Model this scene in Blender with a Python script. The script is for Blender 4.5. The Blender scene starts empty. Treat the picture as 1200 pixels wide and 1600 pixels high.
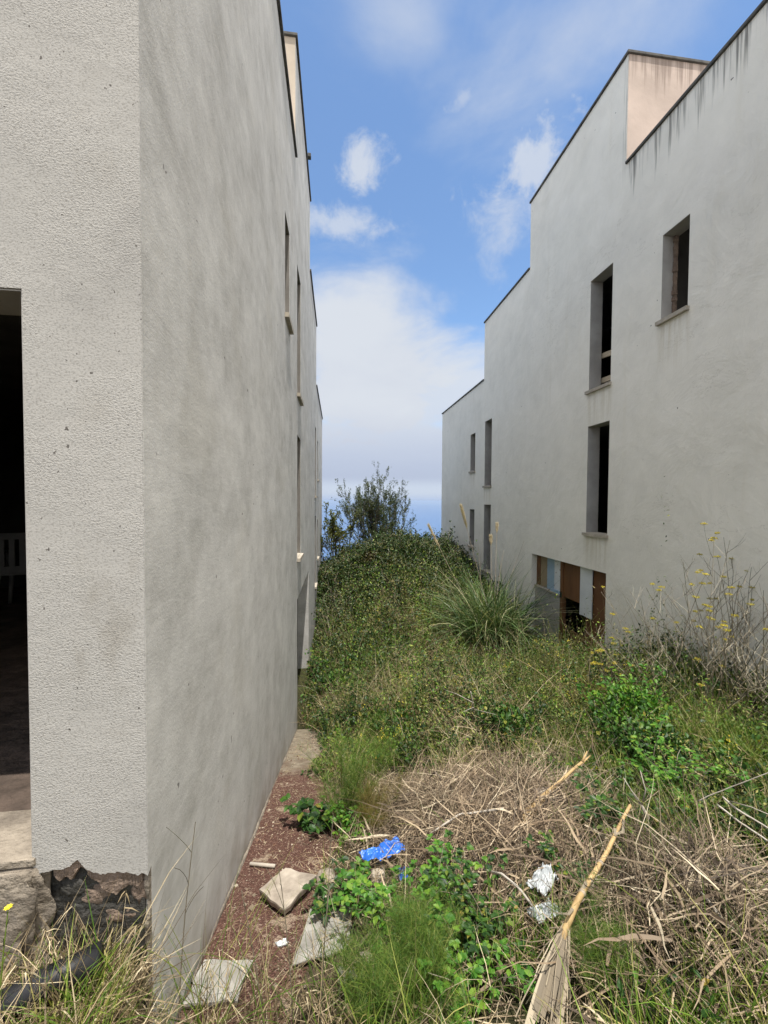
import bpy, bmesh, math, random
import numpy as np
from mathutils import Vector, Matrix
C = bpy.context.scene.collection
SC = bpy.context.scene
rng = np.random.default_rng(7)
random.seed(7)

# ------------------------------------------------------------------ camera
YAW, PITCH, ROLL, FPX = .1181, .0283, -.0061, 626.4
cam_d = bpy.data.cameras.new('camera')
cam = bpy.data.objects.new('camera', cam_d); C.objects.link(cam)
cam_d.sensor_fit = 'VERTICAL'; cam_d.sensor_height = 36.0
cam_d.lens = 36.0 * FPX / 1600
cam_d.clip_start = .05; cam_d.clip_end = 120000
fwd = Vector((math.sin(YAW) * math.cos(PITCH), math.cos(YAW) * math.cos(PITCH), -math.sin(PITCH)))
right = Vector((math.cos(YAW), -math.sin(YAW), 0)); up = right.cross(fwd)
r2 = right * math.cos(ROLL) + up * -math.sin(ROLL); u2 = right * math.sin(ROLL) + up * math.cos(ROLL)
cam.matrix_world = Matrix(((r2.x, u2.x, -fwd.x, 0), (r2.y, u2.y, -fwd.y, 0), (r2.z, u2.z, -fwd.z, 0), (0, 0, 0, 1)))
SC.camera = cam
SC.view_settings.view_transform = 'Standard'; SC.view_settings.look = 'None'
SC.view_settings.exposure = 0.54; SC.view_settings.gamma = 1; SC.view_settings.use_curve_mapping = False

# ------------------------------------------------------------------ node helper
class NT:
    def __init__(s, tree): s.t = tree
    def n(s, typ, ins=None, **props):
        nd = s.t.nodes.new(typ)
        for k, v in props.items(): setattr(nd, k, v)
        for k, v in (ins or {}).items(): s.put(nd.inputs[k], v)
        return nd
    def put(s, sock, v):
        if isinstance(v, bpy.types.NodeSocket): s.t.links.new(v, sock)
        elif isinstance(v, bpy.types.Node): s.t.links.new(v.outputs[0], sock)
        else: sock.default_value = v
    def m(s, op, a, b=0.0, c=0.0, clamp=False):
        nd = s.t.nodes.new('ShaderNodeMath'); nd.operation = op; nd.use_clamp = clamp
        s.put(nd.inputs[0], a); s.put(nd.inputs[1], b); s.put(nd.inputs[2], c); return nd.outputs[0]
    def v(s, op, a, b=(0, 0, 0)):
        nd = s.t.nodes.new('ShaderNodeVectorMath'); nd.operation = op
        s.put(nd.inputs[0], a); s.put(nd.inputs[1], b)
        return nd.outputs['Value'] if op in ('LENGTH', 'DOT_PRODUCT', 'DISTANCE') else nd.outputs[0]
    def noise(s, vec, scale, detail=4, rough=.55, dist=0.0):
        nd = s.n('ShaderNodeTexNoise', {'Scale': scale, 'Detail': detail, 'Roughness': rough, 'Distortion': dist})
        if vec is not None: s.put(nd.inputs['Vector'], vec)
        return nd.outputs['Fac']
    def ramp(s, fac, stops, interp='LINEAR'):
        nd = s.n('ShaderNodeValToRGB', {'Fac': fac}); cr = nd.color_ramp; cr.interpolation = interp
        while len(cr.elements) > len(stops): cr.elements.remove(cr.elements[-1])
        for i, (p, c) in enumerate(stops):
            e = cr.elements[i] if i < len(cr.elements) else cr.elements.new(p)
            e.position = p; e.color = (*c, 1) if len(c) == 3 else c
        return nd.outputs['Color']
    def mix(s, fac, a, b, mode='MIX'):
        nd = s.n('ShaderNodeMix', data_type='RGBA', blend_type=mode)
        s.put(nd.inputs[0], fac)
        for sock, v in ((nd.inputs[6], a), (nd.inputs[7], b)):
            s.put(sock, (*v, 1) if isinstance(v, tuple) and len(v) == 3 else v)
        return nd.outputs[2]
    def sstep(s, x, a, b):
        nd = s.n('ShaderNodeMapRange', {'Value': x, 'From Min': a, 'From Max': b}, interpolation_type='SMOOTHSTEP')
        return nd.outputs[0]

# ------------------------------------------------------------------ world and sun
SUN = Vector((.07, -.235, .96)).normalized()
world = bpy.data.worlds.new('World'); SC.world = world; world.use_nodes = True
wt = world.node_tree
for nd in list(wt.nodes): wt.nodes.remove(nd)
w = NT(wt)
sky = w.n('ShaderNodeTexSky', sky_type='NISHITA', sun_disc=False)
sky.sun_elevation = math.asin(SUN.z); sky.sun_rotation = math.atan2(SUN.x, SUN.y); sky.altitude = 300; sky.dust_density = .6; sky.air_density = 1.0
dirv = w.v('NORMALIZE', w.n('ShaderNodeTexCoord').outputs['Generated'])
sp = w.n('ShaderNodeSeparateXYZ', {0: dirv})
dz, dy = sp.outputs[2], sp.outputs[1]
# flattened cloud-layer coordinates (clouds get smaller and flatter towards the horizon)
den = w.m('ADD', w.m('MAXIMUM', dz, 0.0), .22)
flat = w.n('ShaderNodeCombineXYZ', {0: w.m('DIVIDE', sp.outputs[0], den), 1: w.m('DIVIDE', dy, den), 2: w.m('MULTIPLY', dz, 1.5)})
nA = w.noise(flat, 2.3, 9, .6, .3)
nB = w.noise(dirv, 13, 10, .66, .25)
nC = w.noise(flat, .8, 5, .5)
def blob(c, r, a, b, noise, k=2.2, soft=.55):
    d = w.v('LENGTH', w.v('MULTIPLY', w.v('SUBTRACT', dirv, c), (1 / r[0], 1 / r[1], 1 / r[2])))
    core = w.m('MULTIPLY', w.m('SUBTRACT', 1.0, d), a)
    f = w.m('ADD', core, w.m('MULTIPLY', w.m('SUBTRACT', noise, .5), b))
    return w.m('MULTIPLY', w.sstep(f, 0.0, soft), k, clamp=True)
dens = [
    blob((.085, .945, .27), (.30, .55, .28), 1.3, 2.0, nA, 1.0, .85),
    blob((.23, .94, .24), (.21, .4, .17), 1.2, 2.2, nA, .9, .9),
    blob((.10, .99, .10), (.6, .6, .15), 1.3, 1.0, nA, .95, .6),
    blob((.010, .82, .558), (.12, .3, .035), .9, 2.6, nB, .7, .9),
    blob((.046, .778, .627), (.058, .2, .036), 1.0, 3.2, nB, .85, .9),
    blob((.355, .70, .615), (.105, .3, .055), .9, 3.6, nB, .78, 1.0),
    blob((.33, .76, .54), (.08, .3, .08), .9, 2.6, nB, .62, 1.1),
    blob((.36, .60, .72), (.34, .35, .12), .9, 2.4, nA, .66, 1.2),
    blob((.10, .63, .76), (.17, .25, .09), .9, 2.4, nA, .55, 1.2),
    blob((.215, .687, .694), (.035, .1, .02), .9, 3.0, nB, .5, 1.0),
    blob((.34, .92, .25), (.12, .3, .05), .8, 2.0, nB, .6, .9),
]
vis = dens[0]
for d in dens[1:]: vis = w.m('MAXIMUM', vis, d)
# unseen bright warm cloud added behind and overhead to fill the shaded walls
back = w.m('MULTIPLY', w.sstep(nC, .30, .55), w.m('MAXIMUM', w.sstep(dy, .50, .15), w.sstep(dz, .80, .90)))
dens_all = w.m('MAXIMUM', w.m('MAXIMUM', vis, back), w.m('MULTIPLY', w.sstep(dz, .062, .030), .94), clamp=True)
# cloud shade: lavender grey bases, white tops
shade = w.m('MULTIPLY', w.sstep(dz, .03, .24), w.m('ADD', .66, w.m('MULTIPLY', nA, .55)), clamp=True)
ccol = w.mix(shade, (.52, .58, .76), (.80, .85, .93))
low = w.sstep(dz, .062, .030)
ccol = w.mix(back, w.mix(w.sstep(dz, .024, -.004), w.mix(low, ccol, (.66, .74, .90)), (.50, .62, .88)), (.90, .855, .775))
brt = w.m('ADD', 1.0, w.m('MULTIPLY', back, 1.45))
cl_bg = w.n('ShaderNodeBackground', {'Color': ccol, 'Strength': w.m('MULTIPLY', brt, .61)})
sk_col = w.mix(1.0, sky.outputs[0], (.94, 1.06, 1.13), 'MULTIPLY')
sk_bg = w.n('ShaderNodeBackground', {'Color': sk_col, 'Strength': .138})
mx = w.n('ShaderNodeMixShader', {0: dens_all, 1: sk_bg.outputs[0], 2: cl_bg.outputs[0]})
w.n('ShaderNodeOutputWorld', {'Surface': mx.outputs[0]})

sun_d = bpy.data.lights.new('sun', 'SUN'); sun_d.energy = 5.0; sun_d.angle = math.radians(.5); sun_d.color = (1, .955, .88)
sun = bpy.data.objects.new('sun', sun_d); C.objects.link(sun)
sun.rotation_euler = (-SUN).to_track_quat('-Z', 'Y').to_euler(); sun.location = (0, 0, 40)

# ------------------------------------------------------------------ object helpers
def tag(o, label=None, cat=None, group=None, kind=None):
    if label: o['label'] = label
    if cat: o['category'] = cat
    if group: o['group'] = group
    if kind: o['kind'] = kind
    return o
def empty(name, loc=(0, 0, 0), rz=0, **kw):
    o = bpy.data.objects.new(name, None); C.objects.link(o); o.location = loc; o.rotation_euler.z = rz
    o.empty_display_size = .2
    return tag(o, **kw)
def link(name, me, parent=None, **kw):
    o = bpy.data.objects.new(name, me); C.objects.link(o)
    if parent: o.parent = parent
    return tag(o, **kw)
def np_mesh(name, V, faces, mats, smooth=False, parent=None, loc=None, **kw):
    """V (n,3); faces: list of (k, F array (m,k), material index)"""
    me = bpy.data.meshes.new(name)
    V = np.asarray(V, dtype=np.float32)
    me.vertices.add(len(V)); me.vertices.foreach_set('co', V.ravel())
    idx = []; starts = []; tot = 0; mi = []
    for F, m in faces:
        F = np.asarray(F, dtype=np.int32)
        if len(F) == 0: continue
        k = F.shape[1]
        idx.append(F.ravel()); starts.append(tot + np.arange(len(F)) * k); tot += F.size
        mi.append(np.full(len(F), m, np.int32))
    idx = np.concatenate(idx); starts = np.concatenate(starts).astype(np.int32); mi = np.concatenate(mi)
    me.loops.add(len(idx)); me.loops.foreach_set('vertex_index', idx)
    me.polygons.add(len(starts)); me.polygons.foreach_set('loop_start', starts)
    me.polygons.foreach_set('material_index', mi)
    me.polygons.foreach_set('use_smooth', np.full(len(starts), smooth))
    for m in (mats if isinstance(mats, (list, tuple)) else [mats]): me.materials.append(m)
    me.update(calc_edges=True); me.validate()
    o = link(name, me, parent, **kw)
    if loc is not None: o.location = loc
    return o
def bm_obj(name, bm, mats, parent=None, smooth=False, loc=None, **kw):
    bmesh.ops.recalc_face_normals(bm, faces=bm.faces)
    me = bpy.data.meshes.new(name); bm.to_mesh(me); bm.free()
    for m in (mats if isinstance(mats, (list, tuple)) else [mats]): me.materials.append(m)
    if smooth:
        for p in me.polygons: p.use_smooth = True
    o = link(name, me, parent, **kw)
    if loc is not None: o.location = loc
    return o
def add_box(bm, a, b, mat=0):
    x0, x1 = sorted((a[0], b[0])); y0, y1 = sorted((a[1], b[1])); z0, z1 = sorted((a[2], b[2]))
    vs = [bm.verts.new(p) for p in ((x0, y0, z0), (x1, y0, z0), (x1, y1, z0), (x0, y1, z0), (x0, y0, z1), (x1, y0, z1), (x1, y1, z1), (x0, y1, z1))]
    for f in ((0, 3, 2, 1), (4, 5, 6, 7), (0, 1, 5, 4), (1, 2, 6, 5), (2, 3, 7, 6), (3, 0, 4, 7)):
        bm.faces.new([vs[i] for i in f]).material_index = mat
def box_obj(name, a, b, mat, parent=None, bevel=0, **kw):
    bm = bmesh.new(); add_box(bm, a, b)
    if bevel: bmesh.ops.bevel(bm, geom=bm.edges[:], offset=bevel, segments=2, affect='EDGES', profile=.6)
    return bm_obj(name, bm, mat, parent, **kw)

# ------------------------------------------------------------------ vegetation geometry (numpy)
class Veg:
    """collects leaves, blades and stems as arrays and links them as one mesh"""
    def __init__(s): s.V = []; s.F = []; s.n = 0
    def _add(s, V, F, m):
        s.V.append(V.reshape(-1, 3)); s.F.append((F.reshape(-1, F.shape[-1]) + s.n, m)); s.n += V.reshape(-1, 3).shape[0]
    def leaves(s, P, D, N, L, W, m=0, fold=.18):
        """folded leaves: P base, D direction, N rough normal, L length, W width"""
        n = len(P); L = np.broadcast_to(L, n)[:, None]; W = np.broadcast_to(W, n)[:, None]
        D = D / (np.linalg.norm(D, axis=1, keepdims=True) + 1e-9)
        S = np.cross(D, N); S /= np.linalg.norm(S, axis=1, keepdims=True) + 1e-9
        U = np.cross(S, D)
        pts = np.stack([P, P + D * L * .32 + S * W * .46 + U * W * fold, P + D * L * .70 + S * W * .36 + U * W * fold * .7,
                        P + D * L - U * L * .08, P + D * L * .70 - S * W * .36 + U * W * fold * .7, P + D * L * .32 - S * W * .46 + U * W * fold,
                        P + D * L * .5], 1)
        b = (np.arange(n) * 7)[:, None]
        q = np.concatenate([b + np.array([[0, 1, 2, 6]]), b + np.array([[0, 6, 4, 5]])], 0)
        t = np.concatenate([b + np.array([[6, 2, 3]]), b + np.array([[6, 3, 4]])], 0)
        s.V.append(pts.reshape(-1, 3)); s.F.append((q + s.n, m)); s.F.append((t + s.n, m)); s.n += n * 7
    def cards(s, P, D, N, L, W, m=0):
        """small diamond leaves (two triangles)"""
        n = len(P); L = np.broadcast_to(L, n)[:, None]; W = np.broadcast_to(W, n)[:, None]
        D = D / (np.linalg.norm(D, axis=1, keepdims=True) + 1e-9)
        S = np.cross(D, N); S /= np.linalg.norm(S, axis=1, keepdims=True) + 1e-9
        U = np.cross(S, D)
        pts = np.stack([P, P + D * L * .5 + S * W * .5 + U * W * .15, P + D * L, P + D * L * .5 - S * W * .5 + U * W * .15], 1)
        b = (np.arange(n) * 4)[:, None]
        s._add(pts, np.concatenate([b + np.array([[0, 1, 2]]), b + np.array([[0, 2, 3]])], 0), m)
    def strips(s, pts, W, N=None, m=0, taper=True):
        """pts (n,k,3) centre lines -> flat tapered blades"""
        n, k, _ = pts.shape
        T = np.gradient(pts, axis=1)
        if N is None: N = rng.normal(size=(n, 3))
        S = np.cross(T, N[:, None, :]); S /= np.linalg.norm(S, axis=2, keepdims=True) + 1e-9
        t = np.linspace(0, 1, k)
        pr = (np.clip(1.0 - t ** 2.2, .06, 1) * np.clip(.55 + t * 1.6, 0, 1)) if taper else np.ones(k)
        w = np.broadcast_to(W, n)[:, None, None] * .5 * pr[None, :, None]
        V = np.concatenate([pts + S * w, pts - S * w], 1)
        i = np.arange(k - 1)
        q = np.stack([i, i + 1, k + i + 1, k + i], 1)[None] + (np.arange(n) * 2 * k)[:, None, None]
        s._add(V, q, m)
    def tubes(s, pts, R0, R1, m=0, sides=4):
        """pts (n,k,3) -> tapered tubes"""
        n, k, _ = pts.shape
        T = np.gradient(pts, axis=1); T /= np.linalg.norm(T, axis=2, keepdims=True) + 1e-9
        A = np.where(np.abs(T[..., 2:3]) < .9, np.array([0, 0, 1.0]), np.array([1.0, 0, 0]))
        S = np.cross(T, A); S /= np.linalg.norm(S, axis=2, keepdims=True) + 1e-9
        U = np.cross(S, T)
        r = (np.broadcast_to(R0, n)[:, None] * (1 - np.linspace(0, 1, k)) + np.broadcast_to(R1, n)[:, None] * np.linspace(0, 1, k))[..., None]
        rings = [pts + (S * math.cos(a) + U * math.sin(a)) * r for a in np.linspace(0, 2 * math.pi, sides, endpoint=False)]
        V = np.stack(rings, 2)  # n,k,sides,3
        i, j = np.meshgrid(np.arange(k - 1), np.arange(sides), indexing='ij')
        q = np.stack([i * sides + j, i * sides + (j + 1) % sides, (i + 1) * sides + (j + 1) % sides, (i + 1) * sides + j], -1).reshape(1, -1, 4)
        s._add(V, q + (np.arange(n) * k * sides)[:, None, None], m)
        ends = (np.arange(sides)[::-1] + (k - 1) * sides)[None][:, ::-1] + (np.arange(n) * k * sides)[:, None]
        s.F.append((ends + s.n - n * k * sides, m))
        st = np.arange(sides)[::-1][None] + (np.arange(n) * k * sides)[:, None]
        s.F.append((st + s.n - n * k * sides, m))
    def build(s, name, mats, parent=None, smooth=False, **kw):
        return np_mesh(name, np.concatenate(s.V), s.F, mats, smooth, parent, **kw)
def unit(n): 
    v = rng.normal(size=(n, 3)); return v / np.linalg.norm(v, axis=1, keepdims=True)
def upish(n, k=1.0):
    v = unit(n) * k; v[:, 2] += 1; return v / np.linalg.norm(v, axis=1, keepdims=True)
def arcs(P, az, L, lean0, lean1, k=5, wob=0.0):
    """centre lines starting at P, leaning from lean0 to lean1 (radians from vertical) along their length"""
    n = len(P); t = np.linspace(0, 1, k)
    L = np.broadcast_to(L, n); lean = np.broadcast_to(lean0, n)[:, None] * (1 - t) + np.broadcast_to(lean1, n)[:, None] * t
    a = az[:, None] + (rng.normal(size=(n, k)) * wob if wob else 0)
    st = (L / (k - 1))[:, None]
    d = np.stack([np.sin(lean) * np.cos(a), np.sin(lean) * np.sin(a), np.cos(lean)], -1) * st[..., None]
    pts = np.zeros((n, k, 3)); pts[:, 0] = P
    pts[:, 1:] = P[:, None] + np.cumsum(d[:, :-1], 1)
    return pts

# value noise for patchiness
def vnoise(x, y, sc, seed=0):
    x = np.asarray(x) * sc + seed * 17.13; y = np.asarray(y) * sc + seed * 7.77
    xi = np.floor(x); yi = np.floor(y); fx = x - xi; fy = y - yi
    fx = fx * fx * (3 - 2 * fx); fy = fy * fy * (3 - 2 * fy)
    h = lambda a, b: np.modf(np.abs(np.sin(a * 127.1 + b * 311.7 + seed) * 43758.5453))[0]
    return (h(xi, yi) * (1 - fx) + h(xi + 1, yi) * fx) * (1 - fy) + (h(xi, yi + 1) * (1 - fx) + h(xi + 1, yi + 1) * fx) * fy
def fbm(x, y, sc, seed=0):
    return vnoise(x, y, sc, seed) * .55 + vnoise(x, y, sc * 2.1, seed + 3) * .3 + vnoise(x, y, sc * 4.3, seed + 5) * .15
def sm(a, b, x):
    t = np.clip((np.asarray(x, float) - a) / (b - a), 0, 1); return t * t * (3 - 2 * t)
def ter(x, y):
    """terrain height: the plot falls away downhill between the buildings and rises across to the right"""
    x = np.asarray(x, float); y = np.asarray(y, float)
    z = -1.65 - .335 * np.clip(y, -6, 7.0) - .05 * np.clip(y - 7, 0, 12)
    z = z + .135 * np.clip(x + .15, 0, 5.6) * sm(-1.0, 1.6, y)
    z = z + 1.35 * np.exp(-((x - 2.2) / (1.8 + 1.3 * sm(11.5, 15.5, y))) ** 2) * sm(8., 15, y) * (1 - sm(17, 21, y))
    z = z - .32 * np.clip(y - 20, 0, None)
    f = sm(-.60, -.74, x) * sm(1.58, 1.47, y); z = z * (1 - f) + (-1.66 - .03 * y) * f   # level strip in front of the left building
    wild = sm(.0, .4, x)
    z = z + wild * (fbm(x, y, 1.1, 2) - .5) * (.22 + .22 * sm(4.5, 6.5, y))
    z = z - .28 * sm(3.7, 4.7, x) * sm(5.0, 6.2, y) * (1 - sm(9.5, 11, y))
    return z
def P_on(x, y, h=0.0):
    return np.stack([x, y, ter(x, y) + h], -1)

# ------------------------------------------------------------------ materials
def new_mat(name):
    m = bpy.data.materials.new(name); m.use_nodes = True
    t = m.node_tree
    for nd in list(t.nodes): t.nodes.remove(nd)
    return m, NT(t)
def finish(nt, col, rough=.8, bump=None, bstr=.3, bdist=.01, spec=.3, extra=None, metallic=0.0, norm=None):
    b = nt.n('ShaderNodeBsdfPrincipled', {'Base Color': (*col, 1) if isinstance(col, tuple) and len(col) == 3 else col, 'Roughness': rough, 'Metallic': metallic})
    b.inputs['Specular IOR Level'].default_value = spec
    if bump is not None:
        bp = nt.n('ShaderNodeBump', {'Height': bump, 'Strength': bstr, 'Distance': bdist})
        if norm is not None: nt.put(bp.inputs['Normal'], norm)
        nt.put(b.inputs['Normal'], bp.outputs[0])
    sh = b.outputs[0]
    if extra: sh = extra(b, sh)
    nt.n('ShaderNodeOutputMaterial', {'Surface': sh})
    return b
def objc(nt): return nt.n('ShaderNodeTexCoord').outputs['Object']
def leaf_mat(name, stops, trans=.3, rough=.5, patch=None, spec=.35):
    m, t = new_mat(name)
    g = t.n('ShaderNodeNewGeometry')
    col = t.ramp(g.outputs['Random Per Island'], stops)
    pn = t.noise(objc(t), 1.3, 3)
    col = t.mix(1.0, col, t.ramp(pn, [(.3, (.72, .74, .7)), (.7, (1.22, 1.18, 1.1))]), 'MULTIPLY')
    if patch: col = t.mix(t.sstep(t.noise(objc(t), patch[0], 3), patch[1], patch[1] + .12), col, patch[2])
    def ex(b, sh):
        tr = t.n('ShaderNodeBsdfTranslucent', {'Color': t.mix(1.0, col, (1.15, 1.2, .6), 'MULTIPLY')})
        return t.n('ShaderNodeMixShader', {0: trans, 1: sh, 2: tr.outputs[0]}).outputs[0]
    finish(t, col, rough, spec=spec, extra=ex)
    return m

def plaster(name, base, kind):
    m, t = new_mat(name)
    co = objc(t); s = t.n('ShaderNodeSeparateXYZ', {0: co}); X, Y, Z = s.outputs
    big = t.noise(co, .55, 5, .6); mid = t.noise(co, 2.6, 6, .6); fine = t.noise(co, 60, 3, .6)
    a, b, c = base
    if kind == 'rough':   # coarse trowelled stucco, front of the left building
        big = t.noise(co, 1.6, 5, .6)
        col = t.ramp(big, [(.25, (a * .74, b * .74, c * .75)), (.45, (a * .95, b * .95, c * .95)), (.62, (a, b, c)), (.8, (a * .84, b * .82, c * .79))])
        st = t.sstep(t.noise(t.v('MULTIPLY', co, (2.2, 1, 1.2)), 1.7, 4), .56, .70)
        col = t.mix(t.m('MULTIPLY', st, .55), col, (a * .66, b * .63, c * .58))
        pits = t.noise(co, 48, 2, .5)
        col = t.mix(t.sstep(pits, .735, .75), col, (.12, .11, .10))
        sv = t.v('MULTIPLY', co, (1, 1, 1.35))
        g1 = t.noise(sv, 120, 3, .6, .3); g2 = t.noise(sv, 300, 2, .5)
        grain = t.m('ADD', t.m('MULTIPLY', g1, .75), t.m('MULTIPLY', g2, .3))
        amp = t.m('ADD', .30, t.m('MULTIPLY', t.sstep(t.noise(co, 2.6, 4), .38, .62), .95))
        h = t.m('ADD', t.m('MULTIPLY', grain, amp), t.m('MULTIPLY', t.noise(sv, 9, 4), .55))
        col = t.mix(t.m('MULTIPLY', t.sstep(g1, .52, .36), .45), col, (a * .42, b * .41, c * .39))
        finish(t, col, .93, h, .68, .0050, .1)
    elif kind == 'trowel':   # long, nearly level trowel strokes, side of the left building
        bend = t.v('MULTIPLY', t.n('ShaderNodeTexNoise', {'Vector': co, 'Scale': .55, 'Detail': 2}).outputs['Color'], (0, .25, .42))
        rot = t.n('ShaderNodeMapping', {'Vector': t.v('ADD', co, bend), 'Rotation': (math.radians(-7), 0, 0), 'Scale': (1, .40, 2.2)})
        sw = t.noise(rot.outputs[0], 1.6, 7, .62, .1); sw2 = t.noise(rot.outputs[0], 11.0, 6, .7, .0)
        blot = t.noise(co, 2.3, 9, .72)
        col = t.ramp(t.m('ADD', t.m('MULTIPLY', sw, .20), t.m('MULTIPLY', blot, .80)), [(.34, (a * .70, b * .695, c * .68)), (.5, (a * .94, b * .94, c * .94)), (.64, (a * 1.13, b * 1.13, c * 1.13))])
        col = t.mix(t.m('MULTIPLY', t.sstep(sw2, .50, .64), .26), col, (a * 1.14, b * 1.14, c * 1.14))
        col = t.mix(t.m('MULTIPLY', t.sstep(t.noise(co, 1.3, 7, .66), .52, .68), .28), col, (a * .80, b * .77, c * .70))
        drip = t.noise(t.v('MULTIPLY', co, (1, 4.5, .18)), 1.5, 4, .65)
        col = t.mix(t.m('MULTIPLY', t.sstep(drip, .60, .74), .14), col, (a * .66, b * .64, c * .60))
        pits = t.noise(co, 16, 2, .5)
        col = t.mix(t.sstep(pits, .745, .77), col, (.2, .19, .18))
        foot_ = t.m('ADD', Z, t.m('MULTIPLY', Y, .335))
        low = t.m('MULTIPLY', t.sstep(foot_, -1.15, -1.72), t.sstep(t.noise(co, 3.5, 4), .40, .62))
        col = t.mix(t.m('MULTIPLY', low, .7), col, (a * .60, b * .54, c * .46))
        col = t.mix(t.m('MULTIPLY', t.sstep(t.m('ADD', foot_, t.m('MULTIPLY', t.noise(co, 8, 4), .10)), -1.52, -1.60), .55), col, (.16, .13, .10))
        h = t.m('ADD', t.m('MULTIPLY', sw, .5), t.m('ADD', t.m('MULTIPLY', sw2, .08), t.m('ADD', t.m('MULTIPLY', blot, .6), t.m('MULTIPLY', t.noise(co, 110, 3, .6), .16))))
        finish(t, col, .9, h, .34, .02, .12)
    else:   # smooth weathered plaster of the right building
        col = t.ramp(t.m('ADD', t.m('MULTIPLY', big, .6), t.m('MULTIPLY', mid, .4)), [(.3, (a * .86, b * .86, c * .85)), (.5, (a * .97, b * .97, c * .96)), (.68, (a * 1.05, b * 1.05, c * 1.04))])
        vst = t.noise(t.v('MULTIPLY', co, (1, 3.2, .22)), 1.5, 4, .6)
        col = t.mix(t.m('MULTIPLY', t.sstep(vst, .58, .74), .18), col, (a * .80, b * .77, c * .68))
        cloudy = t.noise(co, .9, 7, .68, .5)
        col = t.mix(t.m('MULTIPLY', t.sstep(cloudy, .48, .62), .30), col, (a * 1.07, b * 1.07, c * 1.08))
        crack = t.n('ShaderNodeTexNoise', {'Vector': t.v('MULTIPLY', co, (1, .7, 1.6)), 'Scale': 1.3, 'Detail': 8, 'Roughness': .6}).outputs['Fac']
        cr_ = t.m('MULTIPLY', t.sstep(t.m('ABSOLUTE', t.m('SUBTRACT', crack, .5)), .0045, .0015), t.sstep(t.noise(co, .7, 2), .56, .64))
        col = t.mix(t.m('MULTIPLY', cr_, .35), col, (a * .5, b * .48, c * .44))
        specks = t.noise(co, 9, 2, .5)
        col = t.mix(t.sstep(specks, .76, .78), col, (.22, .20, .18))
        for (wy0, wy1, wz) in ((5.286, 5.77, 2.75), (6.899, 7.545, 2.14), (6.899, 7.545, -.68), (12.575, 13.186, .45), (14.133, 14.66, 1.05)):
            ym = t.m('MULTIPLY', t.sstep(Y, wy0 - .12, wy0 + .08), t.sstep(Y, wy1 + .14, wy1 - .06))
            zm = t.m('MULTIPLY', t.sstep(Z, wz - .95, wz - .05), t.sstep(Z, wz + .02, wz - .02))
            dr_ = t.m('MULTIPLY', t.m('MULTIPLY', ym, zm), t.sstep(t.noise(t.v('MULTIPLY', co, (1, 9, .5)), 1.4, 4, .65), .36, .62))
            col = t.mix(t.m('MULTIPLY', dr_, .5), col, (a * .66, b * .61, c * .50))
        rise = t.m('MULTIPLY', t.sstep(t.m('ADD', Z, t.m('MULTIPLY', Y, .12)), -.9, -2.3), t.sstep(t.noise(co, 2.2, 5, .65), .36, .60))
        col = t.mix(t.m('MULTIPLY', rise, .45), col, (a * .68, b * .63, c * .55))
        # black water streaks hanging from the coping
        dn = t.noise(t.v('MULTIPLY', co, (1, 5.0, .12)), 1.6, 3, .7)
        dn2 = t.noise(t.v('MULTIPLY', co, (1, 14.0, .5)), 1.6, 3, .7)
        top = t.m('MULTIPLY', t.sstep(Z, 4.3, 5.9), t.sstep(Y, 6.9, 6.55))
        reach = t.m('ADD', t.m('MULTIPLY', dn, 1.0), t.m('MULTIPLY', top, .42))
        stain = t.m('MULTIPLY', t.sstep(reach, .83, 1.0), t.sstep(dn2, .36, .62))
        col = t.mix(t.m('MULTIPLY', stain, .8), col, (.075, .073, .070))
        sw = t.noise(co, 1.1, 6, .65, .8)
        h = t.m('ADD', t.m('MULTIPLY', mid, .6), t.m('ADD', t.m('MULTIPLY', sw, 1.2), t.m('MULTIPLY', fine, .06)))
        finish(t, col, .9, h, .62, .035, .15)
    return m
M = {}
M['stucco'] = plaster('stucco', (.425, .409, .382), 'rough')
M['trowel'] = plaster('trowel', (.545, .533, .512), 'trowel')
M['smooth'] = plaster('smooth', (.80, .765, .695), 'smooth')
def pinkish(name, base):
    m, t = new_mat(name); co = objc(t)
    z = t.n('ShaderNodeSeparateXYZ', {0: co}).outputs[2]
    col = t.ramp(t.noise(co, 1.2, 5), [(.3, tuple(c * .8 for c in base)), (.7, tuple(c * 1.1 for c in base))])
    dr = t.noise(t.v('MULTIPLY', co, (7, 1, .25)), 1.6, 4, .7)
    st = t.sstep(t.m('ADD', dr, t.m('MULTIPLY', t.sstep(z, 6.6, 7.8), .35)), .72, .95)
    col = t.mix(t.m('MULTIPLY', st, .6), col, (.16, .12, .10))
    finish(t, col, .9, t.noise(co, 5, 6), .35, .02, .15)
    return m
M['pink'] = pinkish('pink_plaster', (.50, .41, .355))
M['tan_plaster'] = pinkish('tan_plaster', (.54, .46, .37))
def simple(name, c0, c1, scale=4, rough=.8, bstr=.4, bdist=.01, detail=6, stretch=(1, 1, 1), spec=.3):
    m, t = new_mat(name); co = t.v('MULTIPLY', objc(t), stretch)
    n = t.noise(co, scale, detail, .6)
    finish(t, t.ramp(n, [(.3, c0), (.7, c1)]), rough, t.noise(co, scale * 3, detail), bstr, bdist, spec)
    return m
M['reveal'] = simple('reveal_plaster', (.31, .295, .275), (.42, .40, .375), 3)
M['reveal_dark'] = simple('shaded_reveal', (.15, .14, .125), (.22, .205, .185), 3)  # shade on the left building's window jambs, put into the colour
M['coping'] = simple('coping_stone', (.05, .048, .045), (.13, .125, .115), 5, .9)
M['sill'] = simple('sill_stone', (.30, .265, .21), (.46, .41, .34), 7, .8)
M['dark'] = simple('darkened_interior', (.035, .033, .03), (.07, .066, .06), 2)  # room darkness put into the wall colour, kept near black
M['concrete'] = simple('concrete_slab', (.10, .10, .095), (.17, .165, .155), 3)
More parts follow.
